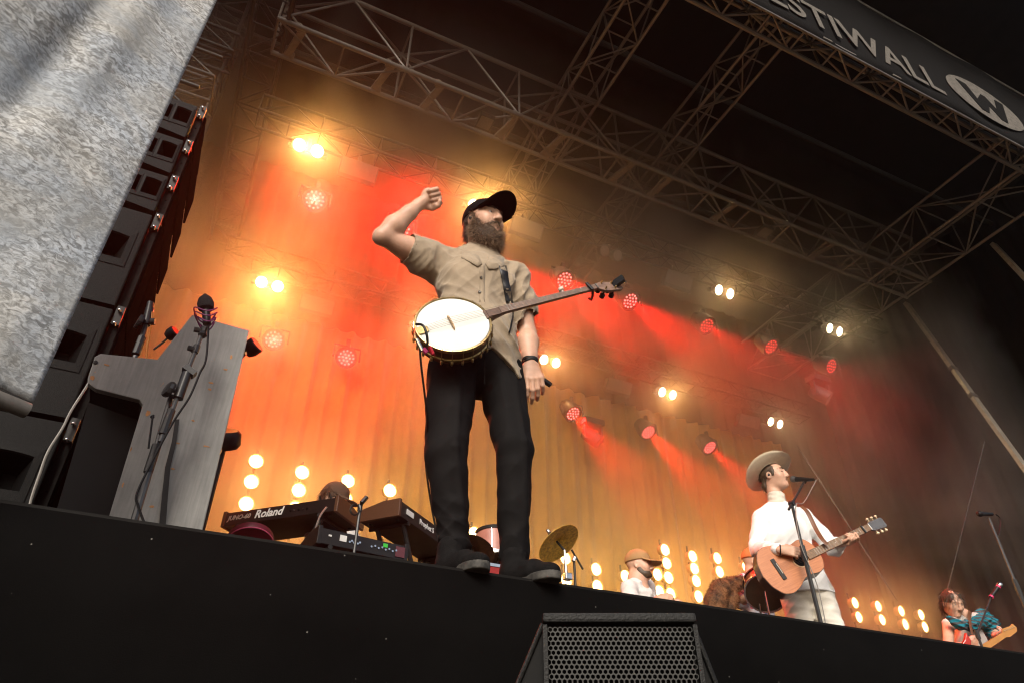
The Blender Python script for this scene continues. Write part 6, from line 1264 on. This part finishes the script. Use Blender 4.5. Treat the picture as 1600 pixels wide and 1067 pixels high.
go = hex_.build('grille', mat('grille_steel', (.018, .0175, .016), .55, .2, var=.25, vscale=30), t); go['kind'] = 'stuff'; go.modifiers.new('thickness', 'SOLIDIFY').thickness = .0025
for k in (-1, 1): MB().box((k*(wF/2-.001), .004, -Hf/2-.01), (.008, .016, Hf-.02)).build('grille_frame', M_FF, t)
MB().box((0, .018, -Hf/2-.012), (wF-.014, .004, Hf-.03)).build('foam', mat('black_foam', (.002, .002, .002), 1., spec=0), t)
c = t.location; zf = zt_-Hf; cs = thing('flight_case', 'black case under the front-fill loudspeaker in the pit', 'case', (c.x, c.y, 0)); cs.rotation_euler.z = -YAW
MB().box((0, .19, zf/2), (wF+.5, .34, zf-.004)).build('case_body', M_BLACK, cs, bevel=.006)
for k in (-1, 1): MB().box((k*(wF/2+.245), .02, zf/2), (.03, .02, zf-.02)).build('corner_rail', M_STEEL, cs)
# ------------------------------------------------------------------ bits on the trusses, wires
def wire(a, b, lab, r=.004, m=M_STEEL): o = rod('guy_wire', a, b, r, m, None, 6); tag(o, lab, 'wire')
wire(P(1245, 695, 5.6), P(1402, 938, 5.6), 'thin pale wire slanting down behind the singer microphone', .005)
wire(P(1538, 690, 5.0), P(1478, 930, 5.6), 'dark cable slanting down behind the scarf guitarist', .008, M_DSTEEL)
M_CLAMP = mat('hoist_plate', (.20, .17, .14), .5, .3, var=.2)
for k, (x, n) in enumerate(((456, 'first beside the dark side truss'), (592, 'second from the dark side truss'), (668, 'third from the dark side truss'), (785, 'over the black cap'), (857, 'under the slim truss over the banjo player'), (963, 'past the banjo player'), (1022, 'under the slim truss before the singer'), (1122, 'before the singer'), (1275, 'close to the wide side truss'))):
    p = PZ(x, 91+.382*(x-444)-8, ZM); t = thing('truss_clamp', 'pale hoist clamp on the deep roof truss, '+n, 'clamp', (p.x, YM-.25, ZM), 'hoist clamps on the deep roof truss')
    MB().box((0, 0, .02), (.09, .50, .05), Euler((0, 0, .25)).to_matrix()).build('plate', M_CLAMP, t, bevel=.006)
    for y in (-.22, .22): MB().lathe([(.05, -.03), (.055, 0), (.05, .03)], 12, Matrix.Translation((0, y, .03)) @ frame((1, 0, 0))).build('coupler', M_CLAMP, t, True)
for x, n in ((757, 'above the black cap'), (1195, 'above the singer')):
    p = PZ(x, 91+.382*(x-444)-22, ZM); t = thing('work_light', 'small square unlit work light on the deep roof truss '+n, 'work light', (p.x, YM-.24, ZM-.06))
    MB().box((0, 0, 0), (.22, .24, .07)).build('case', M_CASE, t, bevel=.008); MB().box((0, -.005, -.038), (.18, .19, .008)).build('window', M_STROBE, t)
def mover(px, py, Y, D, lab):
    c = P(px, py, Y); t = thing('moving_head', lab, 'stage light', c, 'unlit moving head lights'); R = frame(D)
    MB().lathe([(.06, -.2), (.1, -.18), (.115, -.05), (.11, .1), (.1, .125)], 18, R).build('head', M_CASE, t, True); MB().lathe([(.0005, .13), (.11, .125)], 18, R, caps=False).build('lens', M_LENS, t, True)
    for s_ in (-1, 1): MB().box((s_*.15, 0, .1), (.04, .08, .30)).build('yoke_arm', M_CASE, t, bevel=.01)
    MB().box((0, 0, .27), (.36, .2, .1)).build('base', M_CASE, t, bevel=.01)
for px, py, Y, D, n in ((927, 684, 8.5, (.7, -.4, -.7), 'beside the black trouser leg'), (1285, 617, 6.5, (.5, -.5, -.7), 'above the scarf guitarist bulbs')):
    mover(px, py, Y, D, 'dark unlit moving head light '+n)
# ------------------------------------------------------------------ haze and drifting stage smoke
hm = bpy.data.materials.new('stage_haze'); hm.use_nodes = True; n = hm.node_tree.nodes; n.clear()
pv = n.new('ShaderNodeVolumePrincipled'); pv.inputs['Color'].default_value = (.95, .90, .84, 1); pv.inputs['Density'].default_value = .0012; pv.inputs['Anisotropy'].default_value = .76
ou = n.new('ShaderNodeOutputMaterial'); hm.node_tree.links.new(pv.outputs[0], ou.inputs['Volume'])
hz = MB().box((4.5, 2.5, 5.6), (34, 24, 13.4)).build('haze', hm); hz['kind'] = 'stuff'
def smoke_mat():
    m = bpy.data.materials.new('drifting_smoke'); m.use_nodes = True; n = m.node_tree.nodes; l = m.node_tree.links; n.clear()
    tc = n.new('ShaderNodeTexCoord'); t = n.new('ShaderNodeTexNoise'); t.inputs['Scale'].default_value = .5; t.inputs['Detail'].default_value = 5; t.inputs['Distortion'].default_value = .8
    l.new(tc.outputs['Object'], t.inputs['Vector'])
    r = n.new('ShaderNodeMapRange'); r.inputs['From Min'].default_value = .42; r.inputs['From Max'].default_value = .70; r.inputs['To Min'].default_value = .02; r.inputs['To Max'].default_value = .30
    l.new(t.outputs['Fac'], r.inputs['Value'])
    p = n.new('ShaderNodeVolumePrincipled'); p.inputs['Color'].default_value = (.95, .90, .84, 1); p.inputs['Anisotropy'].default_value = .76
    l.new(r.outputs[0], p.inputs['Density']); o = n.new('ShaderNodeOutputMaterial'); l.new(p.outputs[0], o.inputs['Volume']); m.cycles.volume_sampling = 'MULTIPLE_IMPORTANCE'
    return m
sm = MB().box((4.6, 6.85, 6.0), (12.6, 4.1, 8.4)).build('smoke', smoke_mat()); sm['kind'] = 'stuff'
S.cycles.volume_step_rate = 4.0; S.cycles.volume_max_steps = 64
